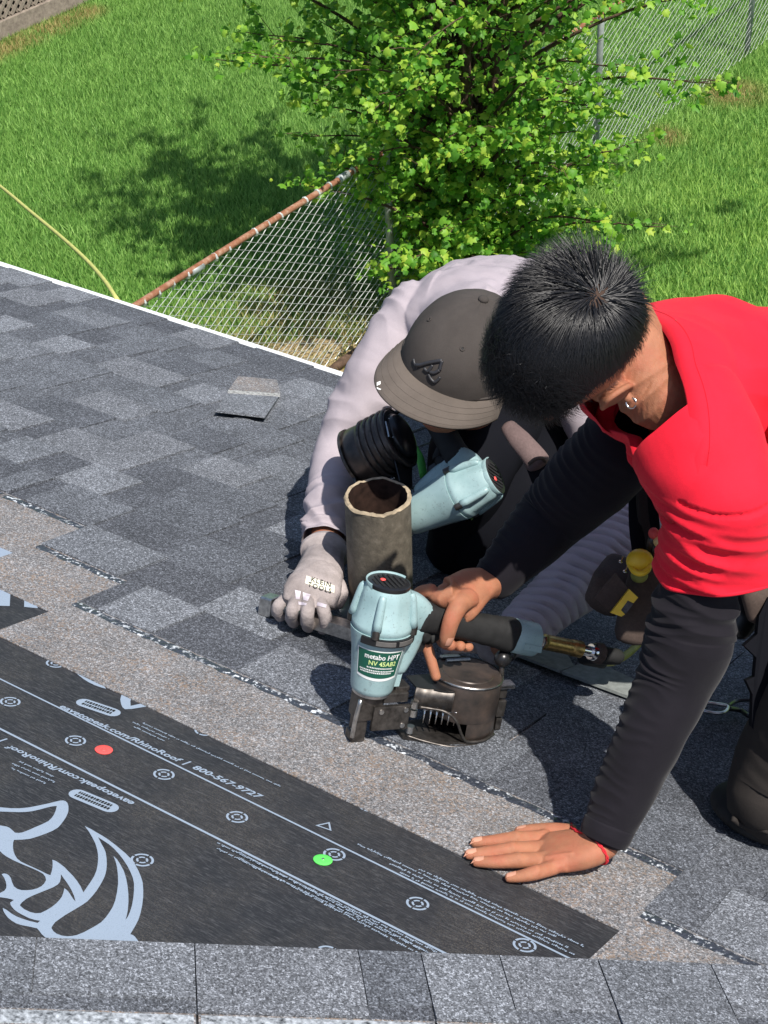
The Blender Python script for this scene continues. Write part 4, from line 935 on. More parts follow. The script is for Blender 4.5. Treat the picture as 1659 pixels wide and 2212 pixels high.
# karabiner and lanyard on the right
kb = thing('karabiner', at(1545, 1530, .03), 'small steel karabiner on a black cord in the shade right of the black sleeve', 'karabiner')
m = MB(); m.tube([at(1512, 1520, .03), at(1522, 1536, .03), at(1560, 1540, .03), at(1572, 1526, .032), at(1545, 1520, .034), at(1514, 1517, .032)], .003, 8, True, 5); m.build('ring', M['steel'], kb, True)
m = MB(); m.tube([at(1572, 1526, .03), at(1590, 1515, .025), at(1620, 1512, .03), at(1680, 1520, .03)], .0032, 8, True, 5); m.tube([at(1572, 1530, .03), at(1600, 1535, .02), at(1622, 1548, .03), at(1680, 1560, .02)], .0042, 8, True, 5); m.tube([at(1440, 1500, .05), at(1480, 1512, .04), at(1515, 1522, .03)], .003, 8, True, 5); m.build('cord', M['plastic'], kb, True)
# short length of green hose seen under the brim
gh = thing('green_cord', at(990, 940, .1), 'bright green cord lying on the shingles under the cap brim', 'cord')
m = MB(); m.tube([B_(850, 905, 3.25), B_(868, 925, 3.2), B_(880, 950, 3.15), B_(905, 985, 3.12), B_(916, 1030, 3.1)], .0075, 10, True, 6); m.tube([B_(1030, 925, 3.3), B_(1008, 948, 3.25), B_(985, 972, 3.22)], .007, 10, True, 6); m.build('cord_line', M['greencap'], gh, True)
# ================================================================== PEOPLE
def displaced(co, nm, fn):
    out = co.copy()
    for i in range(len(co)):
        f = fn(co[i], nm[i])
        if f: out[i] += nm[i]*f
    return out
def nz(x, y=0, z=0): return noise.noise(Vector((x, y, z)))
def seg_s(p, A, B):           # position along A-B (metres) and distance to its axis
    AB = B-A; L = AB.length; t = max(0, min(1, (p-A).dot(AB)/L/L)); return t*L, (p-(A+AB*t)).length
def ridge(x): x = x % 1.0; return (1-abs(2*x-1))**1.6
def add_l(mb, *a, **k): V, F = loft(*a, **k); mb.add(V, F); return mb

def head_shapes(mb, O, F, L, U, s=1.0):
    mb.ell(O+U*.012*s-F*.008, (F*.098*s, L*.077*s, U*.088*s), 40, 28)                 # skull
    mb.ell(O+F*.030*s-U*.045*s, (F*.062*s, L*.058*s, U*.070*s), 32, 22)               # face
    mb.ell(O+F*.052*s-U*.092*s, (F*.034*s, L*.034*s, U*.026*s), 24, 16)               # chin
    for k in (-1, 1):
        add_l(mb, [O+L*.052*k*s-U*.030*s-F*.010, O+L*.052*k*s-U*.066*s+F*.005, O+L*.020*k*s-U*.098*s+F*.055*s], [(.022, .018), (.018, .016), (.014, .014)], F, 5, 16)
        mb.ell(O+F*.072*s+L*.030*k*s-U*.030*s, (F*.020, L*.022, U*.017), 18, 12)       # cheekbones
        mb.ell(O+F*.079*s+L*.030*k*s+U*.018*s, (F*.012, L*.026, U*.009), 18, 12)       # brow
    add_l(mb, [O+F*.088*s+U*.012*s, O+F*.098*s-U*.010*s, O+F*.110*s-U*.030*s], [(.008, .007), (.009, .009), (.014, .012)], L, 5, 14)   # nose
    mb.ell(O+F*.090*s-U*.055*s, (F*.010, L*.024, U*.006), 16, 10); mb.ell(O+F*.088*s-U*.066*s, (F*.010, L*.020, U*.007), 16, 10)      # lips

def cutoff(me, p, n, c, r):        # open a closed garment with one clean cut
    bm = bmesh.new(); bm.from_mesh(me)
    fs = [f for f in bm.faces if (f.calc_center_median()-c).length < r+.01]
    ge = list({v for f in fs for v in f.verts})+list({e for f in fs for e in f.edges})+fs
    bmesh.ops.bisect_plane(bm, geom=ge, plane_co=p, plane_no=n)
    kill = [f for f in bm.faces if (f.calc_center_median()-c).length < r and (f.calc_center_median()-p).dot(n) > 0]
    bmesh.ops.delete(bm, geom=kill, context='FACES'); loose = [v for v in bm.verts if not v.link_faces]; bmesh.ops.delete(bm, geom=loose, context='VERTS')
    nb_ = {v: [e.other_vert(v) for e in v.link_edges if e.is_boundary] for v in bm.verts if any(e.is_boundary for e in v.link_edges)}
    for _ in range(14):
        new = {v: (v.co*2+sum((q.co for q in L_), Vector()))/(2+len(L_)) for v, L_ in nb_.items() if len(L_) == 2}
        for v, c_ in new.items(): v.co = c_
    bm.to_mesh(me); bm.free(); me.update()
    if len(me.polygons): me.polygons.foreach_set('use_smooth', [True]*len(me.polygons))
# ------------------------------------------------------------------ the roofer in the red shirt
def red_roofer():
    t = thing('person', at(1640, 1700, 0), 'man in bright red t-shirt over black sleeves, bare hand pressed flat on the shingles', 'person')
    L = cv(.65, -.72, .20); U = cv(-.52, -.12, .84); U = (U-L*U.dot(L)).normalized(); F = L.cross(U).normalized()
    O = atd(1228, 742, 2.20)
    nb = at(1452, 800, .615)
    S1, S2 = at(1558, 1078, .535), at(1350, 960, .475)
    Cc = at(1402, 832, .635); nd = cv(-.93, .16, .30)
    elb1, wr1 = at(1452, 1475, .275), at(1292, 1826, .040)
    elb2, wr2 = at(1200, 1110, .335), at(1060, 1258, .225)
    b = MB(); head_shapes(b, O, F, L, U)
    add_l(b, [O-U*.055-F*.030+L*.004, O-U*.090-F*.040, Cc, Cc-nd*.06], [(.046, .048), (.047, .048), (.053, .051), (.050, .048)], L, 7, 28)
    # ears
    for k in (1, -1):
        e = O+L*((.076 if k > 0 else .070)*k)+F*.010-U*.022
        if k > 0: b.ell(e-L*.004, (F*.024, L*.012, U*.030), 20, 14); b.ell(e+L*.016-U*.030+F*.001, (F*.008, L*.010, U*.008), 14, 10)
        b.ell(e+L*.008*k, (F*.022, L*.0105, U*.034), 24, 16)
        hp = [e+F*.016-U*.005+L*.011*k, e+F*.018+U*.018+L*.012*k, e+U*.034+L*.013*k-F*.003, e-F*.019+U*.022+L*.015*k, e-F*.022-U*.002+L*.015*k, e-F*.013-U*.024+L*.012*k, e-F*.002-U*.036+L*.011*k]
        b.tube(hp, [.0030, .0040, .0045, .0045, .0040, .0040, .0055], 8, True, 4); b.ell(e-F*.002-U*.036+L*.011*k, (F*.009, L*.005, U*.010), 14, 10)
    # trunk core, arms
    add_l(b, [Cc-nd*.05, at(1600, 900, .54), at(1760, 930, .52)], [(.05, .045), (.09, .05), (.10, .06)], (S1-S2), 6, 28)
    b.tube([at(1600, 900, .54), S1], .045, 16); b.tube([at(1600, 900, .54), S2.lerp(at(1600, 900, .54), .3), S2], [.045, .035, .03], 16)
    add_l(b, [S1, S1.lerp(elb1, .5), elb1, elb1.lerp(wr1, .45), wr1], [(.03, .03), (.028, .028), (.028, .028), (.029, .029), (.0265, .0215)], L, 7, 24)
    add_l(b, [S2, S2.lerp(elb2, .5), elb2, elb2.lerp(wr2, .45), wr2], [(.05, .05), (.044, .044), (.038, .038), (.034, .034), (.0255, .023)], L, 7, 24)
    # flat left hand
    side = (at(1150, 1796, .015)-at(1192, 1886, .015)).normalized()
    add_l(b, [wr1, at(1262, 1836, .034), at(1225, 1838, .026), at(1188, 1842, .020), at(1166, 1844, .014)], [(.027, .019), (.032, .0185), (.041, .0165), (.042, .0135), (.036, .009)], side, 7, 28, power=2.5)
    fing = (((1175, 1810), (1112, 1812), (1066, 1817), (1024, 1820), .0112, .0092), ((1172, 1832), (1104, 1836), (1052, 1842), (1011, 1846), .0116, .0094), ((1178, 1856), (1116, 1859), (1066, 1862), (1028, 1862), .0114, .0092), ((1196, 1874), (1154, 1886), (1124, 1893), (1098, 1896), .0106, .0085))
    nails = []
    for a, c_, d_, e_, r0, r1 in fing:
        P = [at(*a, .0175), at(*c_, .0190), at(*d_, .0135), at(*e_, .0085)]
        add_l(b, P, [(r0*1.0, r0*.92), (r0*.98, r0*.9), (r1*1.05, r1*.92), (r1*.82, r1*.72)], side, 9, 18); b.ell(P[1]+RN*.001, ((P[2]-P[1]).normalized()*.010, side*r0*.98, RN*r0*.95), 16, 12)
        b.ell(P[0]+RN*.003, ((P[1]-P[0]).normalized()*.012, side*.0095, RN*.0095), 16, 12)
        nails.append((P[3], (P[3]-P[2]).normalized(), RN, r1))
    P = [at(1232, 1802, .022), at(1196, 1797, .021), at(1152, 1797, .016), at(1120, 1799, .0115)]
    add_l(b, P, [(.015, .014), (.0135, .0125), (.0118, .011), (.0098, .0085)], side, 8, 18); nails.append((P[3], (P[3]-P[2]).normalized(), (RN+side*.3).normalized(), .0088))
    for k in range(3):         # tendons
        b.tube([at(1236, 1824+k*10, .0395), at(1205, 1822+k*13, .0325), at(1176, 1815+k*20, .0245)], [.003, .003, .004], 8, True, 4)
    # right hand closed round the nailer handle
    g0, hd, Y, N = n1['g0'], n1['hd'], n1['Y'], n1['N']; q = lambda x, y, z: g0+hd*x+Y*y+N*z
    kn = [q(.022, .018, .037), q(.045, .022, .040), q(.066, .024, .038), q(.085, .024, .033)]
    add_l(b, [wr2, wr2.lerp(q(.060, .004, .040), .5)+N*.006, q(.058, .002, .036), q(.052, .020, .030)], [(.026, .022), (.031, .0195), (.039, .0165), (.036, .013)], hd, 7, 26, power=2.5)
    add_l(b, [q(.075, -.006, .048), q(.052, -.022, .040), q(.036, -.033, .018), q(.032, -.0345, -.010), q(.034, -.031, -.024)], [(.017, .013), (.015, .013), (.0135, .0125), (.0115, .0110), (.0085, .0080)], hd, 7, 18)
    add_l(b, [kn[0], q(.010, .036, .018), q(.012, .026, -.022), q(.022, .004, -.046), q(.036, -.018, -.086)], [(.011, .011), (.0098, .0098), (.0092, .0092), (.0088, .0088), (.0075, .0075)], hd, 7, 16)
    for k, x in enumerate((.050, .070, .087)):
        r = .0098-.0008*k; add_l(b, [kn[k+1], q(x, .038, .012), q(x, .032, -.020), q(x, .006, -.0345), q(x+.002, -.018+.004*k, -.0300)], [(r*1.1, r*1.1), (r, r), (r, r), (r, r), (r*.9, r*.9)], hd, 7, 16)
    nails.append((q(.034, -.0355, -.018), -N, -Y, .0105))
    co, Fc, nm = union(b, .0019, 3, .5)
    body = mk('body', co, Fc, M['skin'], t, True)
    bv = bvh_of(co, Fc)
    for p, d, up, r in nails:
        s_ = up.cross(d).normalized(); V = []; Fn = []
        for i in range(6):
            for j in range(5):
                x = (i/5-.5)*.0115*(r/.0082)+.0005; y = (j/4-.5)*r*1.35*(1-.35*abs(i/5-.45)); o_ = p-d*.0035+d*x+s_*y+up*.02
                h = bv.ray_cast(o_, -up, .05); V.append((h[0]+up*.0006) if h[0] else p+d*x+s_*y)
        for i in range(5):
            for j in range(4): Fn.append((i*5+j, i*5+j+1, i*5+6+j, i*5+5+j))
        mk('fingernail', V, Fn, M['nail'], body, True)
    # eyes
    for k in (-1, 1):
        m = MB(); m.ell(O+F*.076+L*.030*k+U*.002, (F*.011, L*.013, U*.009), 14, 10); m.build('eye', plain('eye_white', (.6, .58, .55), .3, .5, var=.02) if 'eye_white' not in bpy.data.materials else bpy.data.materials['eye_white'], body, True)
    # earring
    e = O+L*.103+F*.012-U*.050; m = MB(); pts = [e+F*math.cos(a)*.0068+L*math.sin(a)*.0072 for a in np.linspace(-.4*math.pi, 1.35*math.pi, 15)]; m.tube(pts, .0014, 8); m.build('earring', M['silver'], t, True)
    # red string at the wrist
    m = MB(); c_ = at(1276, 1838, .033); ax = (at(1225, 1838, .026)-wr1).normalized(); s1 = (side-ax*side.dot(ax)).normalized(); u1 = ax.cross(s1)
    pts = []
    for i in range(25):
        a = 2*math.pi*i/24; o_ = c_+ax*(.019*math.cos(a)); dirn = (s1*math.cos(a)+u1*math.sin(a)); h = bv.ray_cast(o_+dirn*.08, -dirn, .09); pts.append((h[0]+dirn*.0015) if h[0] else o_+dirn*.03)
    for w_ in (0, 1):
        m.tube([p+ax*.0016*math.sin(i*2.2+w_*3.1)+RN*.0008*math.cos(i*2.2+w_*3.1) for i, p in enumerate(pts)], .0013, 7, True, 3)
    kk = pts[7]; m.ell(kk, (ax*.003, s1*.0035, u1*.003), 10, 8); m.build('string_bracelet', M['redstring'], t, True)
    # black long sleeves
    def fold1(s, a, tt):
        inner = max(0, math.cos(a-FA1))**.8
        f = .0048*(.55+1.1*nz(s*14, 3))*inner*(ridge(s/.0165+.8*nz(s*22, a))-.35)*(1 if .05 < s else s/.05)
        if s > .30: f += .0052*(ridge(s/.036+a*.35+.5*nz(s*20, a*.7))-.4)
        return f+.0018*nz(s*24, math.cos(a)*2, math.sin(a)*2)
    FA1 = math.pi
    m = MB(); sP = [at(1310, 1798, .060), at(1328, 1755, .086), at(1368, 1668, .145), at(1412, 1572, .210), at(1458, 1468, .275), at(1488, 1385, .332), at(1506, 1300, .388), at(1540, 1180, .470)]
    add_l(m, sP, [(.0330, .0300), (.0375, .0350), (.0430, .040), (.0460, .044), (.0520, .050), (.0590, .053), (.0545, .048), (.040, .036)], CR, 42, 72, fold=fold1)
    m.build('near_sleeve', M['black'], t, True)
    m = MB(); ax = (sP[1]-sP[0]).normalized()
    add_l(m, [sP[0]-ax*.012, sP[0]-ax*.002, sP[0]+ax*.010, sP[0]+ax*.013], [(.0325, .0295), (.0350, .0325), (.0355, .0330), (.0335, .031)], CR, 6, 48, endcap=False); 
    m.build('sleeve_cuff', M['black'], t, True)
    def fold2(s, a, tt): return .003*(ridge(s/.017+.4*nz(s*40, a))-.4)*max(0, math.cos(a-math.pi))+.0025*nz(s*20, math.cos(a)*2, math.sin(a)*2)
    m = MB(); sQ = [wr2.lerp(elb2, .04), wr2.lerp(elb2, .30), wr2.lerp(elb2, .65), elb2, elb2.lerp(S2, .5), S2]
    add_l(m, sQ, [(.0345, .0325), (.0405, .038), (.049, .046), (.056, .052), (.066, .060), (.068, .062)], CR, 36, 56, fold=fold2); m.build('far_sleeve', M['black'], t, True)
    # t-shirt: trunk and short sleeves fused, opened at the neck and hems
    m = MB(); sd = (S1-S2).normalized()
    T = [Cc-nd*.012, at(1495, 836, .605), at(1620, 870, .585), at(1760, 900, .565), at(1960, 960, .53)]
    add_l(m, T, [(.096, .080), (.168, .122), (.200, .138), (.196, .140), (.185, .130)], sd, 12, 48)
    EE = at(1548, 1240, .425); a1 = (EE-S1).normalized(); ah = cv(.0855, -.95, -.3)
    add_l(m, [S1-a1*.05-sd*.03, S1, S1+a1*.05, EE, EE+a1*.05], [(.060, .060), (.071, .070), (.074, .072), (.0775, .074), (.0775, .074)], CR, 9, 40)
    add_l(m, [at(1470, 900, .605), at(1515, 985, .575), S1], [(.09, .085), (.085, .080), (.070, .066)], CR, 8, 36); add_l(m, [at(1500, 930, .56), at(1440, 965, .515), at(1425, 985, .50)], [(.09, .08), (.070, .065), (.055, .05)], CR, 8, 32)
    co, Fc, nm = union(m, .0032, 7, .6)
    E1 = EE; C0 = Cc
    def shirt(p, n):
        v = Vector(p); s, dist = seg_s(v, S1-a1*.03, E1); f = 0
        if dist < .13:
            w_ = max(0, 1-abs(dist-.075)/.06); lf = max(0, -n.dot(np3(CR)))**.6+.15
            f += .0085*w_*lf*(ridge((s-.32*((v-S1).dot(CR)))/.024+.8*nz(s*14, v.dot(CR)*9))-.35)*min(1, max(0, (s-.01)/.03))
            sr = (v-S1).dot(a1)+.018+.05*((v-S1).dot(CR))**2/.07
            if abs(sr) < .0030 and (v-S1).dot(CR) > -.060: f -= .0032
        al = (v-S1).dot(a1)
        if al > -.01 and dist < .12: f += .0060*(ridge((al-.28*(v-S1).dot(CR)+.02*nz(v.dot(CR)*9, al*12))/.026)-.45)*min(1, (al+.01)/.03)*(.35+.65*max(0, min(1, .5-(v-S1).dot(CR)/.12)))
        f += .0120*max(0, nz(v.dot(sd)*5+3, v.dot(RU2)*13, v.z*7))+.004*nz(v.dot(CR)*11, v.dot(CU)*24, 2)
        pt = max(0, nz(v.x*5+9, v.y*5, v.z*5)+.10); f += .010*pt*(ridge((v.dot(CR)*.35-v.dot(CU)*.9)/.045+1.2*nz(v.x*7, v.y*7, v.z*7))-.4)
        dc = (v-C0).length
        if dc < .15: f += .004*ridge(dc/.03+nz(v.x*10, v.y*10)*.7)*(1-dc/.15)
        return f
    co = displaced(co, nm, shirt)
    sh = mk('t_shirt', co, Fc, M['red'], t, True)
    cutoff(sh.data, C0-nd*.012, nd, C0, .118)
    cutoff(sh.data, E1, ah, E1, .135)
    bv = bvh_of(co, Fc)
    def rim(c_, ax, r0, th, name, off=0, oval=1.0, n=48, tilt=0):
        xd = ax.orthogonal().normalized(); yd = ax.cross(xd); pts = []
        for i in range(n+1):
            a = 2*math.pi*i/n; d = xd*math.cos(a)+yd*math.sin(a); h = bv.ray_cast(c_+d*.25+ax*off, -d, .24)
            pts.append((h[0]-d*.001) if h[0] and (h[0]-c_).length < r0*1.9 else c_+d*r0)
        for _ in range(3): pts = [(pts[i-1]+pts[i]*2+pts[(i+1) % n])/4 for i in range(n)]+[None]; pts[-1] = pts[0]
        m = MB(); m.tube(pts, th, 8, True, 2); return m.build(name, M['red'], sh, True)
    rim(E1+ah*.001, ah, .08, .0030, 'sleeve_hem'); rim(E1-ah*.020, ah, .08, .0012, 'hem_stitching')
    # ribbed collar
    xd = cv(.1, 1, 0); xd = (xd-nd*xd.dot(nd)).normalized(); yd = nd.cross(xd); n = 64; rings = []
    for off in (-.030, -.022, -.013):
        R__ = []
        for i in range(n):
            a = 2*math.pi*i/n; d = xd*math.cos(a)+yd*math.sin(a); h = bv.ray_cast(C0+nd*off+d*.22, -d, .21); R__.append((h[0]-C0).dot(d) if h[0] else .1)
        for _ in range(4): R__ = [(R__[i-1]+2*R__[i]+R__[(i+1) % n])/4 for i in range(n)]
        rings.append([C0+nd*off+(xd*math.cos(2*math.pi*i/n)+yd*math.sin(2*math.pi*i/n))*(R__[i]+.0015) for i in range(n)])
    top = rings[-1]; cin = [p+(C0-p)*.09+nd*(.012+.006*math.cos(2*math.pi*i/n)) for i, p in enumerate(top)]; cin2 = [p+(C0-p)*.13+nd*.010 for p in top]; cin3 = [p+(C0-p)*.14-nd*.012 for p in top]
    V = []; Fq = []
    for R__ in rings+[cin, cin2, cin3]: V += R__
    for j in range(5):
        for i in range(n): Fq.append((j*n+i, j*n+(i+1) % n, (j+1)*n+(i+1) % n, (j+1)*n+i))
    mk('collar', V, Fq, M['red'], sh, True)
    m = MB(); m.tube(rings[1]+[rings[1][0]], .0011, 6); m.build('collar_seam', M['red'], sh, True)
    # trousers: near thigh and knee, mostly outside the picture
    def fp(s, a, tt): return .004*nz(s*11, math.cos(a)*1.7, math.sin(a)*1.7)+.0015*nz(s*50, a*2)
    m = MB(); K = at(1672, 1705, .085)
    add_l(m, [K-RN*.02, K+RN*.015+RV*.01, at(1722, 1610, .16), at(1820, 1480, .28), at(1990, 1240, .44)], [(.066, .068), (.070, .072), (.074, .074), (.088, .088), (.12, .12)], CR, 12, 40, fold=fp)
    add_l(m, [K+RN*-.015, K+RX*.12+RV*.05-RN*.02, K+RX*.40+RV*.16-RN*.03], [(.065, .062), (.065, .06), (.045, .045)], RN, 10, 32, fold=fp)
    m.build('trousers', M['brownpants'], t, True)
    for i, (P_, w_) in enumerate((([(1582, 1768), (1606, 1784), (1660, 1796)], .004),)):
        mm = MB(); pts = []
        kb_ = bvh_of(m.V, m.F)
        for x, y in P_:
            d = ray(x, y).normalized(); h = kb_.ray_cast(CAM, d, 6); pts.append(h[0]-d*.001 if h[0] else at(x, y, .05))
        mm.tube(pts, w_, 6, True, 5); mm.build('trouser_seam', M['brownpants'], t, True)
    m = MB(); m.ell(at(1668, 1758, .028), (RX*.092, RV*.078, RN*.030), 32, 14); m.build('knee_pad', M['rubber'], t, True)
    # boots, outside the frame
    for k in (0, .22):
        m = MB(); c_ = K+RX*(.52+k*.3)+RV*(.20+k)-RN*.03; m.ell(c_, (RX*.13, RV*.045, RN*.05), 24, 12); m.build('boot', M['leather'], t, True)
    m = MB(); add_l(m, [at(1960, 1180, .46)+RV*.12, at(1900, 1400, .25)+RV*.2, K+RV*.27+RX*.10, ], [(.12, .11), (.09, .09), (.07, .07)], CR, 8, 32, fold=fp)
    add_l(m, [K+RV*.27+RX*.08, K+RX*.30+RV*.33-RN*.02, K+RX*.55+RV*.4-RN*.03], [(.07, .065), (.06, .06), (.045, .045)], RN, 8, 28, fold=fp); m.build('far_trouser_leg', M['brownpants'], t, True)
    # hair
    W = (U*.55-F*.80); W.normalize()
    C0h = O+U*.012-F*.008; R_ = np.array([.102, .081, .092]); fr3 = np.array([np3(F), np3(L), np3(U)])
    N_ = 17000; d = rng.normal(0, 1, (N_*3, 3)); d /= np.linalg.norm(d, axis=1)[:, None]     # local f,l,u
    wl = np.array([W.dot(F), W.dot(L), W.dot(U)])
    def lim(d): f, l, u = d[:, 0], d[:, 1], d[:, 2]; return u-(np.where(f > 0, .02+.42*f**1.5, .02+.40*f)+(.50*np.clip((l-.50)/.3, 0, 1)*np.clip(1-np.abs(f)*.6, 0, 1))-.05)
    lm = lim(d); d = d[(lm > 0) & ((d@wl < .985) | (rng.random(len(d)) < .35))][:N_]; lm = lim(d); n = len(d)
    p = d*R_; tang = d-wl*(d@wl)[:, None]; tang /= np.linalg.norm(tang, axis=1)[:, None]+1e-6
    sw = np.cross(d, tang); tang = tang*.9+sw*.35+rng.normal(0, .05, (n, 3)); ang = np.arccos(np.clip(d@wl, -1, 1))
    fade = np.clip(lm/.45, 0, 1); back = np.clip((-d[:, 0]-.15)*2, 0, 1)*np.clip((.45-d[:, 2])*2.5, 0, 1)
    ln = (.009+.062*fade)*(1-.72*back)*rng.uniform(.75, 1.15, n)*np.where(ang < .22, .6, 1)*(1-.62*np.clip((d[:, 1]-.45)/.3, 0, 1)); front = np.clip(d[:, 0]*2, 0, 1); ln *= 1+.35*front
    upim = np3(CU); upl = fr3@upim; grav = fr3@np3(Vector((0, 0, -1)))
    spike = np.clip(((d@upl)-.25)*2.2, 0, 1)*np.clip(1.1-ang*.9, 0, 1); lift = (.02+.08*rng.random(n)*fade+.34*spike)
    S = 7; st = ln/(S-1); pts = [p.copy()]; dirv = tang*(1-lift)[:, None]+d*lift[:, None]; cur = p.copy(); k = n//140 or 1
    clump = rng.integers(0, 700, n); cd = rng.normal(0, .17, (700, 3)); dirv += cd[clump]*fade[:, None]
    for i in range(1, S):
        dirv += grav*.05*front[:, None]+rng.normal(0, .02, (n, 3)); dirv /= np.linalg.norm(dirv, axis=1)[:, None]
        cur = cur+dirv*st[:, None]; q_ = cur/R_; rr = np.linalg.norm(q_, axis=1); mn = 1.015+.012*i*fade; mx = 1.03+(.028*i)*fade*(.6+.8*front)+.10*spike*i; tgt = np.clip(rr, mn, mx); cur *= (tgt/rr)[:, None]
        dn = cur/np.linalg.norm(cur, axis=1)[:, None]; dirv -= dn*(dirv*dn).sum(1)[:, None]*(.38*(1-spike))[:, None]; pts.append(cur.copy())
    P = np.stack(pts, 1); P = P@fr3+np3(C0h); 
    T_ = np.gradient(P, axis=1); rt = P-np3(C0h); sd3 = np.cross(T_, rt[:, :1]); sd3 /= np.linalg.norm(sd3, axis=2)[:, :, None]+1e-9
    up3 = np.cross(sd3, T_); up3 /= np.linalg.norm(up3, axis=2)[:, :, None]+1e-9
    wdt = (np.linspace(1, .15, S)*.00075)[None, :, None]
    co = np.stack([P-sd3*wdt, P+up3*wdt*.8, P+sd3*wdt], 2).reshape(-1, 3)
    idx = np.arange(n*S*3).reshape(n, S, 3); a_ = idx[:, :-1]; b_ = idx[:, 1:]
    q4 = np.concatenate([np.stack([a_[..., 0], a_[..., 1], b_[..., 1], b_[..., 0]], -1), np.stack([a_[..., 1], a_[..., 2], b_[..., 2], b_[..., 1]], -1)], 0).reshape(-1)
    hm = NT('black_hair', .38, .42); hm.col(hm.ramp(hm.n('ShaderNodeNewGeometry').outputs['Random Per Island'], [(0, (.004, .004, .005)), (1, (.013, .012, .013))])); 
    ho = mesh_np('hair', co, q4, 4, hm.m, t); ho.data.polygons.foreach_set('use_smooth', [True]*len(ho.data.polygons)); ho['kind'] = 'stuff'
    # scalp under the hair
    sm = NT('scalp', .7, .2); V = []; Fs = []; nn = 90; mmv = 60; ids = {}
    for j in range(mmv+1):
        th = math.pi*j/mmv
        for i in range(nn):
            a = 2*math.pi*i/nn; dl_ = np.array([math.sin(th)*math.cos(a), math.sin(th)*math.sin(a), math.cos(th)]); lv = float(lim(dl_[None])[0])
            if lv > -.03: ids[(j, i)] = len(V); V.append(C0h+Vector(tuple((dl_*R_*(.985+.012*min(1, max(0, lv*5))))@fr3)))
    for j in range(mmv):
        for i in range(nn):
            k4 = [(j, i), (j, (i+1) % nn), (j+1, (i+1) % nn), (j+1, i)]
            if all(k in ids for k in k4): Fs.append([ids[k] for k in k4])
    wp = C0h+Vector(tuple((wl*R_)@fr3)); vd = sm.n('ShaderNodeVectorMath', operation='DISTANCE'); sm.l(sm.geo(), vd.inputs[0]); vd.inputs[1].default_value = wp
    sm.col(sm.mix(sm.ramp(sm.math('ADD', vd.outputs['Value'], sm.math('MULTIPLY', sm.noise(300, 3), .012)), [(.018, 1.0), (.046, 0.0)]), (.012, .011, .012), (.055, .032, .022)))
    mk('scalp', V, Fs, sm.m, t, True)
    return t
RU_ = RN; RU2 = (RX*.72+RV*.69).normalized()
red_roofer()

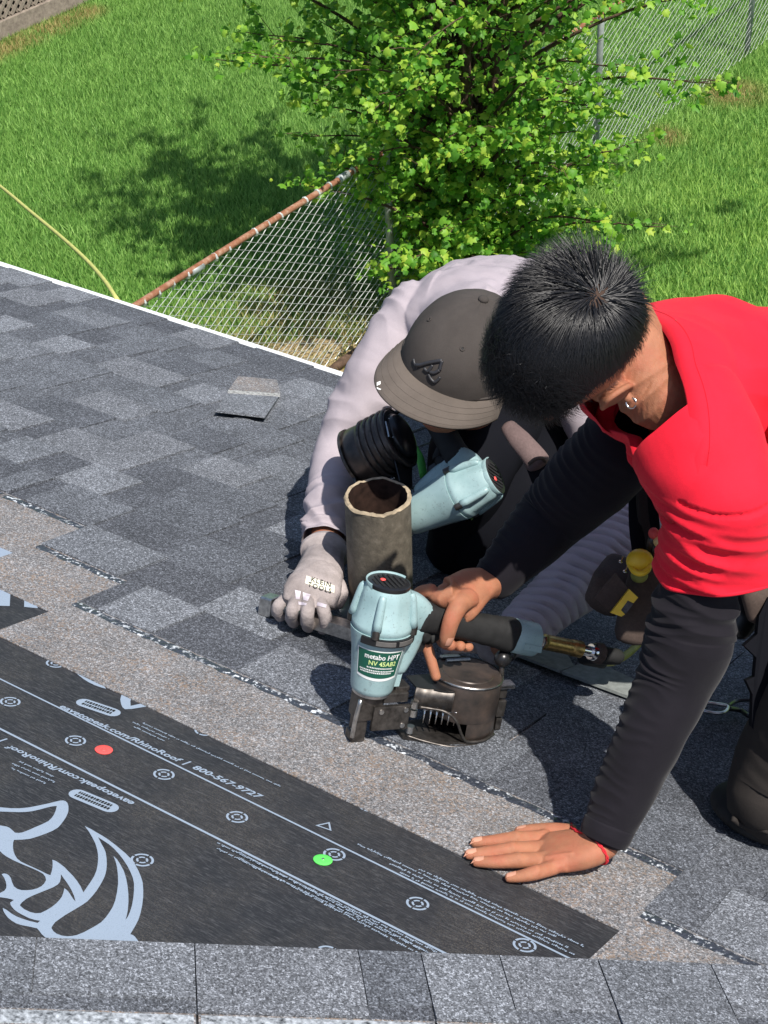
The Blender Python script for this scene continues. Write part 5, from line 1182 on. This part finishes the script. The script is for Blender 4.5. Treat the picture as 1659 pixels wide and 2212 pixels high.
# ------------------------------------------------------------------ the roofer in grey with the cap
def grey_roofer():
    t = thing('person', at(1010, 1150, 0), 'crouching man in lilac grey long-sleeved shirt, head bowed under a faded black cap', 'person')
    U = cv(.22, .70, .66); F = cv(-.57, -.44, .68); F = (F-U*F.dot(U)).normalized(); L = U.cross(F)
    rim_ = atd(1003, 772, 2.84); O = rim_-U*.030-F*.022
    nb = at(1050, 720, .475); S1, S2 = at(905, 690, .445), at(1240, 770, .43)
    e1, w1 = at(742, 965, .205), at(701, 1190, .085)
    e2, w2 = at(1374, 1138, .235), at(1112, 1372, .072)
    b = MB(); head_shapes(b, O, F, L, U, .93)
    add_l(b, [O-U*.05-F*.04, O-U*.10-F*.06, nb, nb-U*.03], [(.055, .055), (.056, .056), (.065, .06), (.08, .07)], L, 6, 26)
    add_l(b, [nb, at(1075, 690, .43), at(1130, 680, .28)], [(.08, .05), (.11, .06), (.11, .08)], (S2-S1), 6, 26)
    add_l(b, [S1, S1.lerp(e1, .5), e1, e1.lerp(w1, .5), w1, at(690, 1250, .075)], [(.035, .035), (.034, .034), (.038, .038), (.034, .034), (.027, .024), (.036, .018)], L, 6, 22)
    add_l(b, [S2, S2.lerp(e2, .5), e2, e2.lerp(w2, .5), w2, at(1070, 1388, .065)], [(.035, .035), (.034, .034), (.038, .038), (.034, .034), (.027, .024), (.036, .018)], L, 6, 22)
    co, Fc, nm = union(b, .003, 3, .5); body = mk('body', co, Fc, M['skin2'], t, True)
    for k in (-1, 1):
        m = MB(); m.ell(O+F*.076+L*.030*k+U*.002, (F*.011, L*.013, U*.009), 14, 10); m.build('eye', bpy.data.materials['eye_white'], body, True)
    # shirt
    m = MB(); sd = (S2-S1).normalized()
    add_l(m, [nb, at(1066, 724, .445), at(1092, 700, .385), at(1128, 692, .26), at(1165, 725, .13)], [(.11, .085), (.180, .125), (.195, .135), (.185, .14), (.17, .13)], sd, 10, 44)
    P1 = [S1+sd*.05, S1, at(822, 800, .350), e1, at(714, 1080, .140), at(702, 1168, .092)]
    add_l(m, P1, [(.075, .07), (.070, .068), (.0580, .058), (.0530, .053), (.0430, .044), (.0405, .040)], CR, 14, 48)
    P2 = [S2-sd*.05, S2, S2.lerp(e2, .55)+RN*.01, e2]
    add_l(m, P2, [(.075, .07), (.072, .068), (.064, .060), (.058, .054)], CR, 14, 48)
    co, Fc, nm = union(m, .0032, 5, .5)
    A_, B__ = Vector(e2), Vector(w2)
    def fo(p, n):
        v = Vector(p); f = 0; s, dist = seg_s(v, A_, B__); s2, d2 = seg_s(v, Vector(e1), Vector(w1)); s3, d3 = seg_s(v, Vector(S1), Vector(e1))
        if dist < .075 and s > .002: 
            k = (v-A_).dot(RN)*.35
            f += .0090*(ridge((s+k)/.0205+.45*nz(s*22, (v-A_).dot(RX)*20))-.35)*min(1, s/.03)
        elif d2 < .07 and s2 > .1: f += .0085*(ridge((s2+.25*(v-Vector(w1)).dot(CR))/.028+.8*nz(s2*18, v.x*14))-.35)*min(1, (s2-.1)/.05)
        elif d3 < .10:
            c_ = (v-Vector(S1)).dot(CR); f += .0120*max(0, nz(c_*14+1, s3*7, v.z*14))+.0075*(ridge(s3/.05+c_*6+nz(s3*9, c_*7))-.5)*max(0, n.dot(np3(CR)))
        se, de = seg_s(v, A_, Vector(S2))
        if de < .10 and dist > .06 or (de < .1 and se < .12): f += .008*(ridge((v.dot(CR)*.6+v.dot(CU))/.040+nz(v.x*8, v.z*8)*1.1)-.4)*max(0, 1-se/.2)
        pt = max(0, nz(v.x*6+4, v.y*6, v.z*6)+.12); f += .013*pt*(ridge((v.dot(CR)*.75+v.dot(CU)*.66)/.034+1.3*nz(v.x*9, v.y*9, v.z*9))-.4)
        return f+.0030*nz(v.x*26, v.y*26, v.z*26)+.0040*max(0, nz(v.x*11+v.z*9, v.y*30, v.z*8))
    co = displaced(co, nm, fo); nd = (O-nb).normalized(); a1 = (Vector(w1)-Vector(e1)).normalized(); cuff = at(702, 1172, .090)
    sh = mk('shirt', co, Fc, M['grey'], t, True)
    cutoff(sh.data, cuff, a1, cuff, .10); cutoff(sh.data, nb+nd*.03, nd, nb+nd*.03, .11)
    def rib(s, a, tt): return (.003-.0075*(.55+.9*nz(s*11+5, math.cos(a)*1.5, math.sin(a)*1.5))*math.exp(-((((s+.020*math.cos(a-.5)+.013*nz(s*14, math.cos(a), math.sin(a)))/.0185) % 1-.5)/.17)**2))*min(1, s/.015)+.003*nz(s*30, math.cos(a)*2, math.sin(a)*2)
    g = MB(); ed = (w2-e2).normalized()
    add_l(g, [e2-ed*.035+RN*.012, e2+ed*.015, e2.lerp(w2, .35), e2.lerp(w2, .65), e2.lerp(w2, .97)], [(.050, .048), (.0600, .056), (.0560, .052), (.0480, .045), (.0385, .036)], CR, 60, 64, fold=rib)
    g.build('forearm_sleeve', M['grey'], t, True)
    # trousers
    def fp(s, a, tt): return .006*nz(s*9, math.cos(a)*1.5, math.sin(a)*1.5)
    m = MB()
    add_l(m, [at(1160, 800, .20), at(1095, 905, .27), at(1025, 985, .265), at(1005, 1090, .17), at(985, 1190, .05)], [(.12, .11), (.105, .095), (.082, .078), (.065, .06), (.055, .05)], CR, 9, 36, fold=fp)
    add_l(m, [at(1240, 860, .22), at(1185, 985, .24), at(1105, 1095, .17), at(1040, 1185, .065), at(1120, 1120, .03)], [(.12, .11), (.095, .085), (.075, .07), (.060, .055), (.05, .045)], CR, 9, 36, fold=fp)
    add_l(m, [at(1060, 720, .13), at(1230, 790, .13)], [(.12, .11), (.12, .11)], RN, 8, 32)
    m.build('trousers', M['pants'], t, True)
    for x, y in ((1300, 1130),):
        m = MB(); m.ell(at(x, y, .035), (RX*.06, RV*.11, RN*.04), 22, 12); m.build('boot', M['rubber'], t, True)
    # cap
    cg = Vector(rim_); ra, rl, ru = .114, .0985, .120
    def crown(d): return cg+F*(d[0]*ra)+L*(d[1]*rl)+U*(d[2]*ru)
    V = []; Fk = []; n = 72; r_ = 22
    for j in range(r_+1):
        th = math.pi/2*j/r_
        for i in range(n):
            a = 2*math.pi*i/n; pa = abs(((a+math.pi/6) % (math.pi/3))-math.pi/6); g = -.010*math.exp(-((a % (math.pi/3))/.035)**2)-.010*math.exp(-(((math.pi/3)-(a % (math.pi/3)))/.035)**2)
            flat = 1+.03*math.sin(th)**2*(1 if abs(a-math.pi) > 2.2 else 0)
            k = (math.sin(th)**.92*flat)+g*.6*math.sin(th); zz = math.cos(th)**1.0
            V.append(cg+F*(math.cos(a)*k*ra)+L*(math.sin(a)*k*rl)+U*(zz*ru*(1-.04*math.sin(2*th))+.0018*nz(math.cos(a)*4, math.sin(a)*4, th*3)))
    for j in range(r_):
        for i in range(n): Fk.append((j*n+i, (j+1)*n+i, (j+1)*n+(i+1) % n, j*n+(i+1) % n))
    cp = mk('cap_crown', V, Fk, M['cap'], t, True); bvc = bvh_of(V, Fk)
    m = MB(); V = []; Fb = []; na, nr = 40, 10
    for top in (0, 1):
        for i in range(na+1):
            ph = rad(-84+168*i/na)
            for j in range(nr+1):
                q = j/nr; fi, li = ra*math.cos(ph)*.985, rl*math.sin(ph)*.985; fo_, lo_ = .028+.162*math.cos(ph), .110*math.sin(ph)
                f_, l_ = fi+(fo_-fi)*q, li+(lo_-li)*q; V.append(cg+F*f_+L*l_+U*(-.012*q*q-.020*(l_/.1)**2*(.4+.6*q)+(.0028 if top else 0)))
    w_ = (na+1)*(nr+1)
    for i in range(na):
        for j in range(nr):
            a = i*(nr+1)+j; Fb.append((a, a+1, a+nr+2, a+nr+1)); Fb.append((w_+a, w_+a+nr+1, w_+a+nr+2, w_+a+1))
        a = i*(nr+1)+nr; Fb.append((a, w_+a, w_+a+nr+1, a+nr+1))
    brim = mk('cap_brim', V, Fb, M['brim'], t, True); bvb = bvh_of(V, Fb)
    m = MB(); m.tube([cg+F*(ra*math.cos(a)*1.0)+L*(rl*math.sin(a)*1.0) for a in np.linspace(0, 2*math.pi, 49)], .0022, 6); m.build('cap_seam', M['cap'], cp, True)
    pk = crown((0, 0, 1)); m = MB(); m.ell(pk+U*.001, (F*.0088, L*.0088, U*.0055), 20, 12); m.build('cap_button', M['cap'], cp, True)
    def oncap(x, y, e=.0, bv_=bvc):
        d = ray(x, y).normalized(); h = bv_.ray_cast(CAM, d, 6); return (h[0]-d*e, h[1]) if h[0] else (atd(x, y, 2.75), -d)
    lc = lambda x, y: (877.8+x*.1323, 658.3+y*.1323)
    for P_, w_ in (([(118, 885), (135, 960), (190, 1025)], .0022), ([(165, 985), (230, 985), (350, 950), (480, 925), (585, 912)], .0034), ([(290, 1035), (345, 1085), (380, 1060), (430, 985)], .0028), ([(385, 1100), (460, 1110), (545, 1065)], .0030), ([(360, 1130), (400, 1210), (460, 1260), (520, 1225), (550, 1180)], .0026), ([(545, 1065), (560, 1000), (585, 915)], .0030)):
        m = MB(); m.tube([oncap(*lc(x, y), .0008)[0] for x, y in P_], w_, 8, True, 5); m.build('embroidered_letter_stroke', M['thread'], cp, True)
    for x, y in ((928, 690), (999, 753)):
        p, n_ = oncap(x, y); n_ = n_ if n_.dot(CF) < 0 else -n_; m = MB(); m.lathe(p, n_, [(0, .0045), (.0014, .0042), (.0014, .0024), (.0002, .0020)], 16); e = m.build('eyelet', M['cap'], cp, True)
        m = MB(); m.lathe(p, n_, [(.0003, .0021), (.0004, .0003)], 10); m.build('eyelet_hole', M['black_ink'], e)
    for q in (0, .9, 2): 
        m = MB()
    p, n_ = oncap(818, 830, .001, bvb); m = MB(); m.box(p, CR*.003+CU*.0012, CU*.0038, n_*.0006, .0005); p, n_ = oncap(820, 841, .001, bvb); m.box(p, CR*.0042-CU*.002, CU*.0012, n_*.0006); m.build('sticker_scrap', M['white'], brim)
    m = MB()
    for fr_ in (.35, .55, .75, .92):
        pts = []
        for i in range(33):
            ph = rad(-78+156*i/32); fi, li = ra*math.cos(ph), rl*math.sin(ph); fo_, lo_ = .028+.162*math.cos(ph), .110*math.sin(ph); f_, l_ = fi+(fo_-fi)*fr_, li+(lo_-li)*fr_
            pts.append(cg+F*f_+L*l_+U*(-.012*fr_**2-.020*(l_/.1)**2*(.4+.6*fr_)+.0028))
        m.tube(pts, .0005, 4)
    m.build('brim_stitching', M['brim'], brim)
    # left glove, fist on the pry bar
    def glove(pts, name, palm, side, fingers, thumb, cuffP, cuffR):
        g = MB(); add_l(g, palm[0], palm[1], side, 9, 32, power=2.4)
        for P_, R__ in fingers: add_l(g, P_, R__, side, 8, 18)
        add_l(g, thumb[0], thumb[1], side, 8, 18)
        co, Fc, nm = union(g, .0018, 4, .5)
        co = displaced(co, nm, lambda p, n: .0006*nz(p[0]*260, p[1]*260, p[2]*260)+.0012*nz(p[0]*60, p[1]*60, p[2]*60))
        go = mk(name, co, Fc, M['glove'], t, True)
        g = MB(); add_l(g, cuffP, cuffR, side, 14, 44, fold=lambda s, a, tt: .0006*math.sin(a*30)); g.build('knit_cuff', M['glove'], go, True)
        g = MB(); c1 = cuffP[0]; ax = (cuffP[1]-cuffP[0]).normalized(); add_l(g, [c1-ax*.004, c1+ax*.004, c1+ax*.012, c1+ax*.015], [(cuffR[0][0]*1.02, cuffR[0][1]*1.02), (cuffR[0][0]*1.10, cuffR[0][1]*1.10), (cuffR[0][0]*1.08, cuffR[0][1]*1.08), (cuffR[0][0]*.98, cuffR[0][1]*.98)], side, 8, 60, fold=lambda s, a, tt: .0007*math.sin(a*30)); g.build('cuff_roll', M['glove'], go, True)
        return go, bvh_of(co, Fc)
    sdv = (at(742, 1250, .07)-at(620, 1250, .07)).normalized()
    palm = ([at(700, 1212, .086), at(690, 1240, .084), at(679, 1268, .078), at(668, 1292, .066), at(664, 1306, .056)], [(.034, .023), (.040, .024), (.0465, .023), (.0475, .020), (.042, .014)])
    fg = []
    for (a, c_, d_, e_), r in (((at(622, 1292, .060), at(603, 1306, .052), at(599, 1322, .036), at(606, 1333, .022)), .0108), ((at(640, 1297, .066), at(632, 1316, .060), at(629, 1334, .040), at(634, 1346, .020)), .0120), ((at(664, 1300, .068), at(664, 1322, .062), at(663, 1344, .040), at(666, 1356, .018)), .0122), ((at(690, 1297, .066), at(700, 1322, .060), at(703, 1346, .038), at(697, 1359, .018)), .0122)):
        fg.append(([a, c_, d_, e_], [(r*.98, r*.95), (r*.95, r*.92), (r*.90, r*.88), (r*.78, r*.78)]))
    go, bvg = glove(None, 'glove', palm, sdv, fg, ([at(722, 1256, .070), at(735, 1280, .058), at(728, 1306, .040)], [(.016, .015), (.0145, .0135), (.0115, .011)]), [at(703, 1188, .092), at(700, 1206, .088), at(692, 1236, .084)], [(.0405, .033), (.036, .0275), (.0412, .0262)])
    # lettering printed on the back of the glove, laid onto its surface
    def on_glove(s, c0, ex, ey, size, mat, e, nm_, border=0):
        cu = bpy.data.curves.new('t', 'FONT'); cu.body = s; cu.size = 1; cu.offset = border+.015; cu.resolution_u = 2; cu.align_x = 'CENTER'; cu.space_character = 1.22
        ob = bpy.data.objects.new('t', cu); C.objects.link(ob); dg = bpy.context.evaluated_depsgraph_get(); me = bpy.data.meshes.new_from_object(ob.evaluated_get(dg))
        bm = bmesh.new(); bm.from_mesh(me); bmesh.ops.triangulate(bm, faces=bm.faces[:])
        for _ in range(2): bmesh.ops.subdivide_edges(bm, edges=[e_ for e_ in bm.edges if e_.calc_length() > .12], cuts=1)
        bm.to_mesh(me); bm.free()
        for v in me.vertices:
            x, y = c0[0]+ex[0]*v.co.x*size+ey[0]*v.co.y*size, c0[1]+ex[1]*v.co.x*size+ey[1]*v.co.y*size
            d = ray(x, y).normalized(); h = bvg.ray_cast(CAM, d, 6); v.co = (h[0] if h[0] else atd(x, y, 2.95))-d*e
        bpy.data.objects.remove(ob); me.materials.clear(); link(nm_, me, mat, go)
    def patchg(pts, mat, e, nm_):
        V = []; n = 10
        for j in range(n+1):
            for i in range(n+1):
                a = Vector(pts[0]).lerp(Vector(pts[1]), i/n); b__ = Vector(pts[3]).lerp(Vector(pts[2]), i/n); p = a.lerp(b__, j/n); d = ray(p.x, p.y).normalized(); h = bvg.ray_cast(CAM, d, 6); V.append((h[0] if h[0] else atd(p.x, p.y, 2.95))-d*e)
        mk(nm_, V, [(j*(n+1)+i, j*(n+1)+i+1, (j+1)*(n+1)+i+1, (j+1)*(n+1)+i) for j in range(n) for i in range(n)], mat, go, True)
    ex, ey = (.965, .30), (.15, -.99)
    pw = plain('cream_print', (.78, .76, .62), .6, .2, var=.08)
    patchg([(662, 1243), (723, 1265), (722, 1281), (659, 1260)], pw, .0012, 'lettering_backing')
    on_glove('KLEIN', (693, 1262), ex, ey, 14.5, M['black_ink'], .0018, 'lettering'); on_glove('TOOLS', (690, 1274), ex, ey, 14.5, M['black_ink'], .0018, 'lettering')
    lav = plain('lavender_print', (.52, .47, .52), .6, .2)
    patchg([(637, 1274), (650, 1277), (647, 1295), (639, 1294)], lav, .0012, 'logo_patch'); patchg([(654, 1279), (671, 1284), (665, 1298), (655, 1296)], lav, .0012, 'logo_patch'); patchg([(644, 1299), (663, 1303), (661, 1308), (645, 1306)], lav, .0012, 'logo_patch'); patchg([(686, 1300), (706, 1306), (704, 1313), (684, 1308)], lav, .0012, 'logo_patch')
    # right glove, holding the magazine from behind
    sdv = (at(1070, 1360, .07)-at(1090, 1410, .03)).normalized()
    gb = lambda x, y, z: at(x, y, z)
    palm = ([gb(1110, 1374, .070), gb(1085, 1382, .066), gb(1058, 1386, .062), gb(1040, 1386, .058)], [(.034, .022), (.040, .022), (.042, .02), (.036, .014)])
    fg = [([gb(1046, 1376+7*k, .060-.006*k), gb(1015, 1372+8*k, .064-.007*k), gb(985, 1374+8*k, .060-.007*k), gb(962, 1380+8*k, .050-.006*k)], [(.012, .012), (.0118, .0118), (.0112, .0112), (.0095, .0095)]) for k in range(4)]
    glove(None, 'glove', palm, sdv, fg, ([gb(1070, 1370, .085), gb(1045, 1360, .090), gb(1022, 1362, .088)], [(.015, .014), (.0135, .013), (.011, .011)]), [gb(1142, 1362, .078), gb(1126, 1368, .074), gb(1108, 1374, .070)], [(.039, .035), (.036, .030), (.036, .026)])
grey_roofer()
# dark apron-like pouch hanging at the right edge
ap = thing('tool_belt', at(1640, 1350, .3), 'dark tool belt pouch hanging beside the red shirt hem at the right edge', 'tool belt')
m = MB(); m.prism([B_(x, y, 2.42) for x, y in ((1640, 1330), (1659, 1290), (1760, 1290), (1760, 1640), (1640, 1600), (1624, 1570), (1626, 1500), (1612, 1470), (1630, 1462), (1634, 1420), (1608, 1395), (1636, 1370))], CF*.02); m.build('flap', M['pants'], ap)
m = MB(); V, F = loft([B_(1612, 1292, 2.5), B_(1604, 1330, 2.5), B_(1590, 1362, 2.5)], [(.024, .015), (.026, .016), (.020, .014)], CR, 6, 18, power=3); m.add(V, F); m.build('black_pocket', M['plastic'], ap, True)
m = MB(); V, F = loft([B_(1650, 1255, 2.44), B_(1642, 1290, 2.44), B_(1640, 1330, 2.45)], [(.028, .014), (.026, .016), (.018, .014)], CR, 6, 18, power=3); m.add(V, F); m.build('leather_pocket', M['leather'], ap, True)
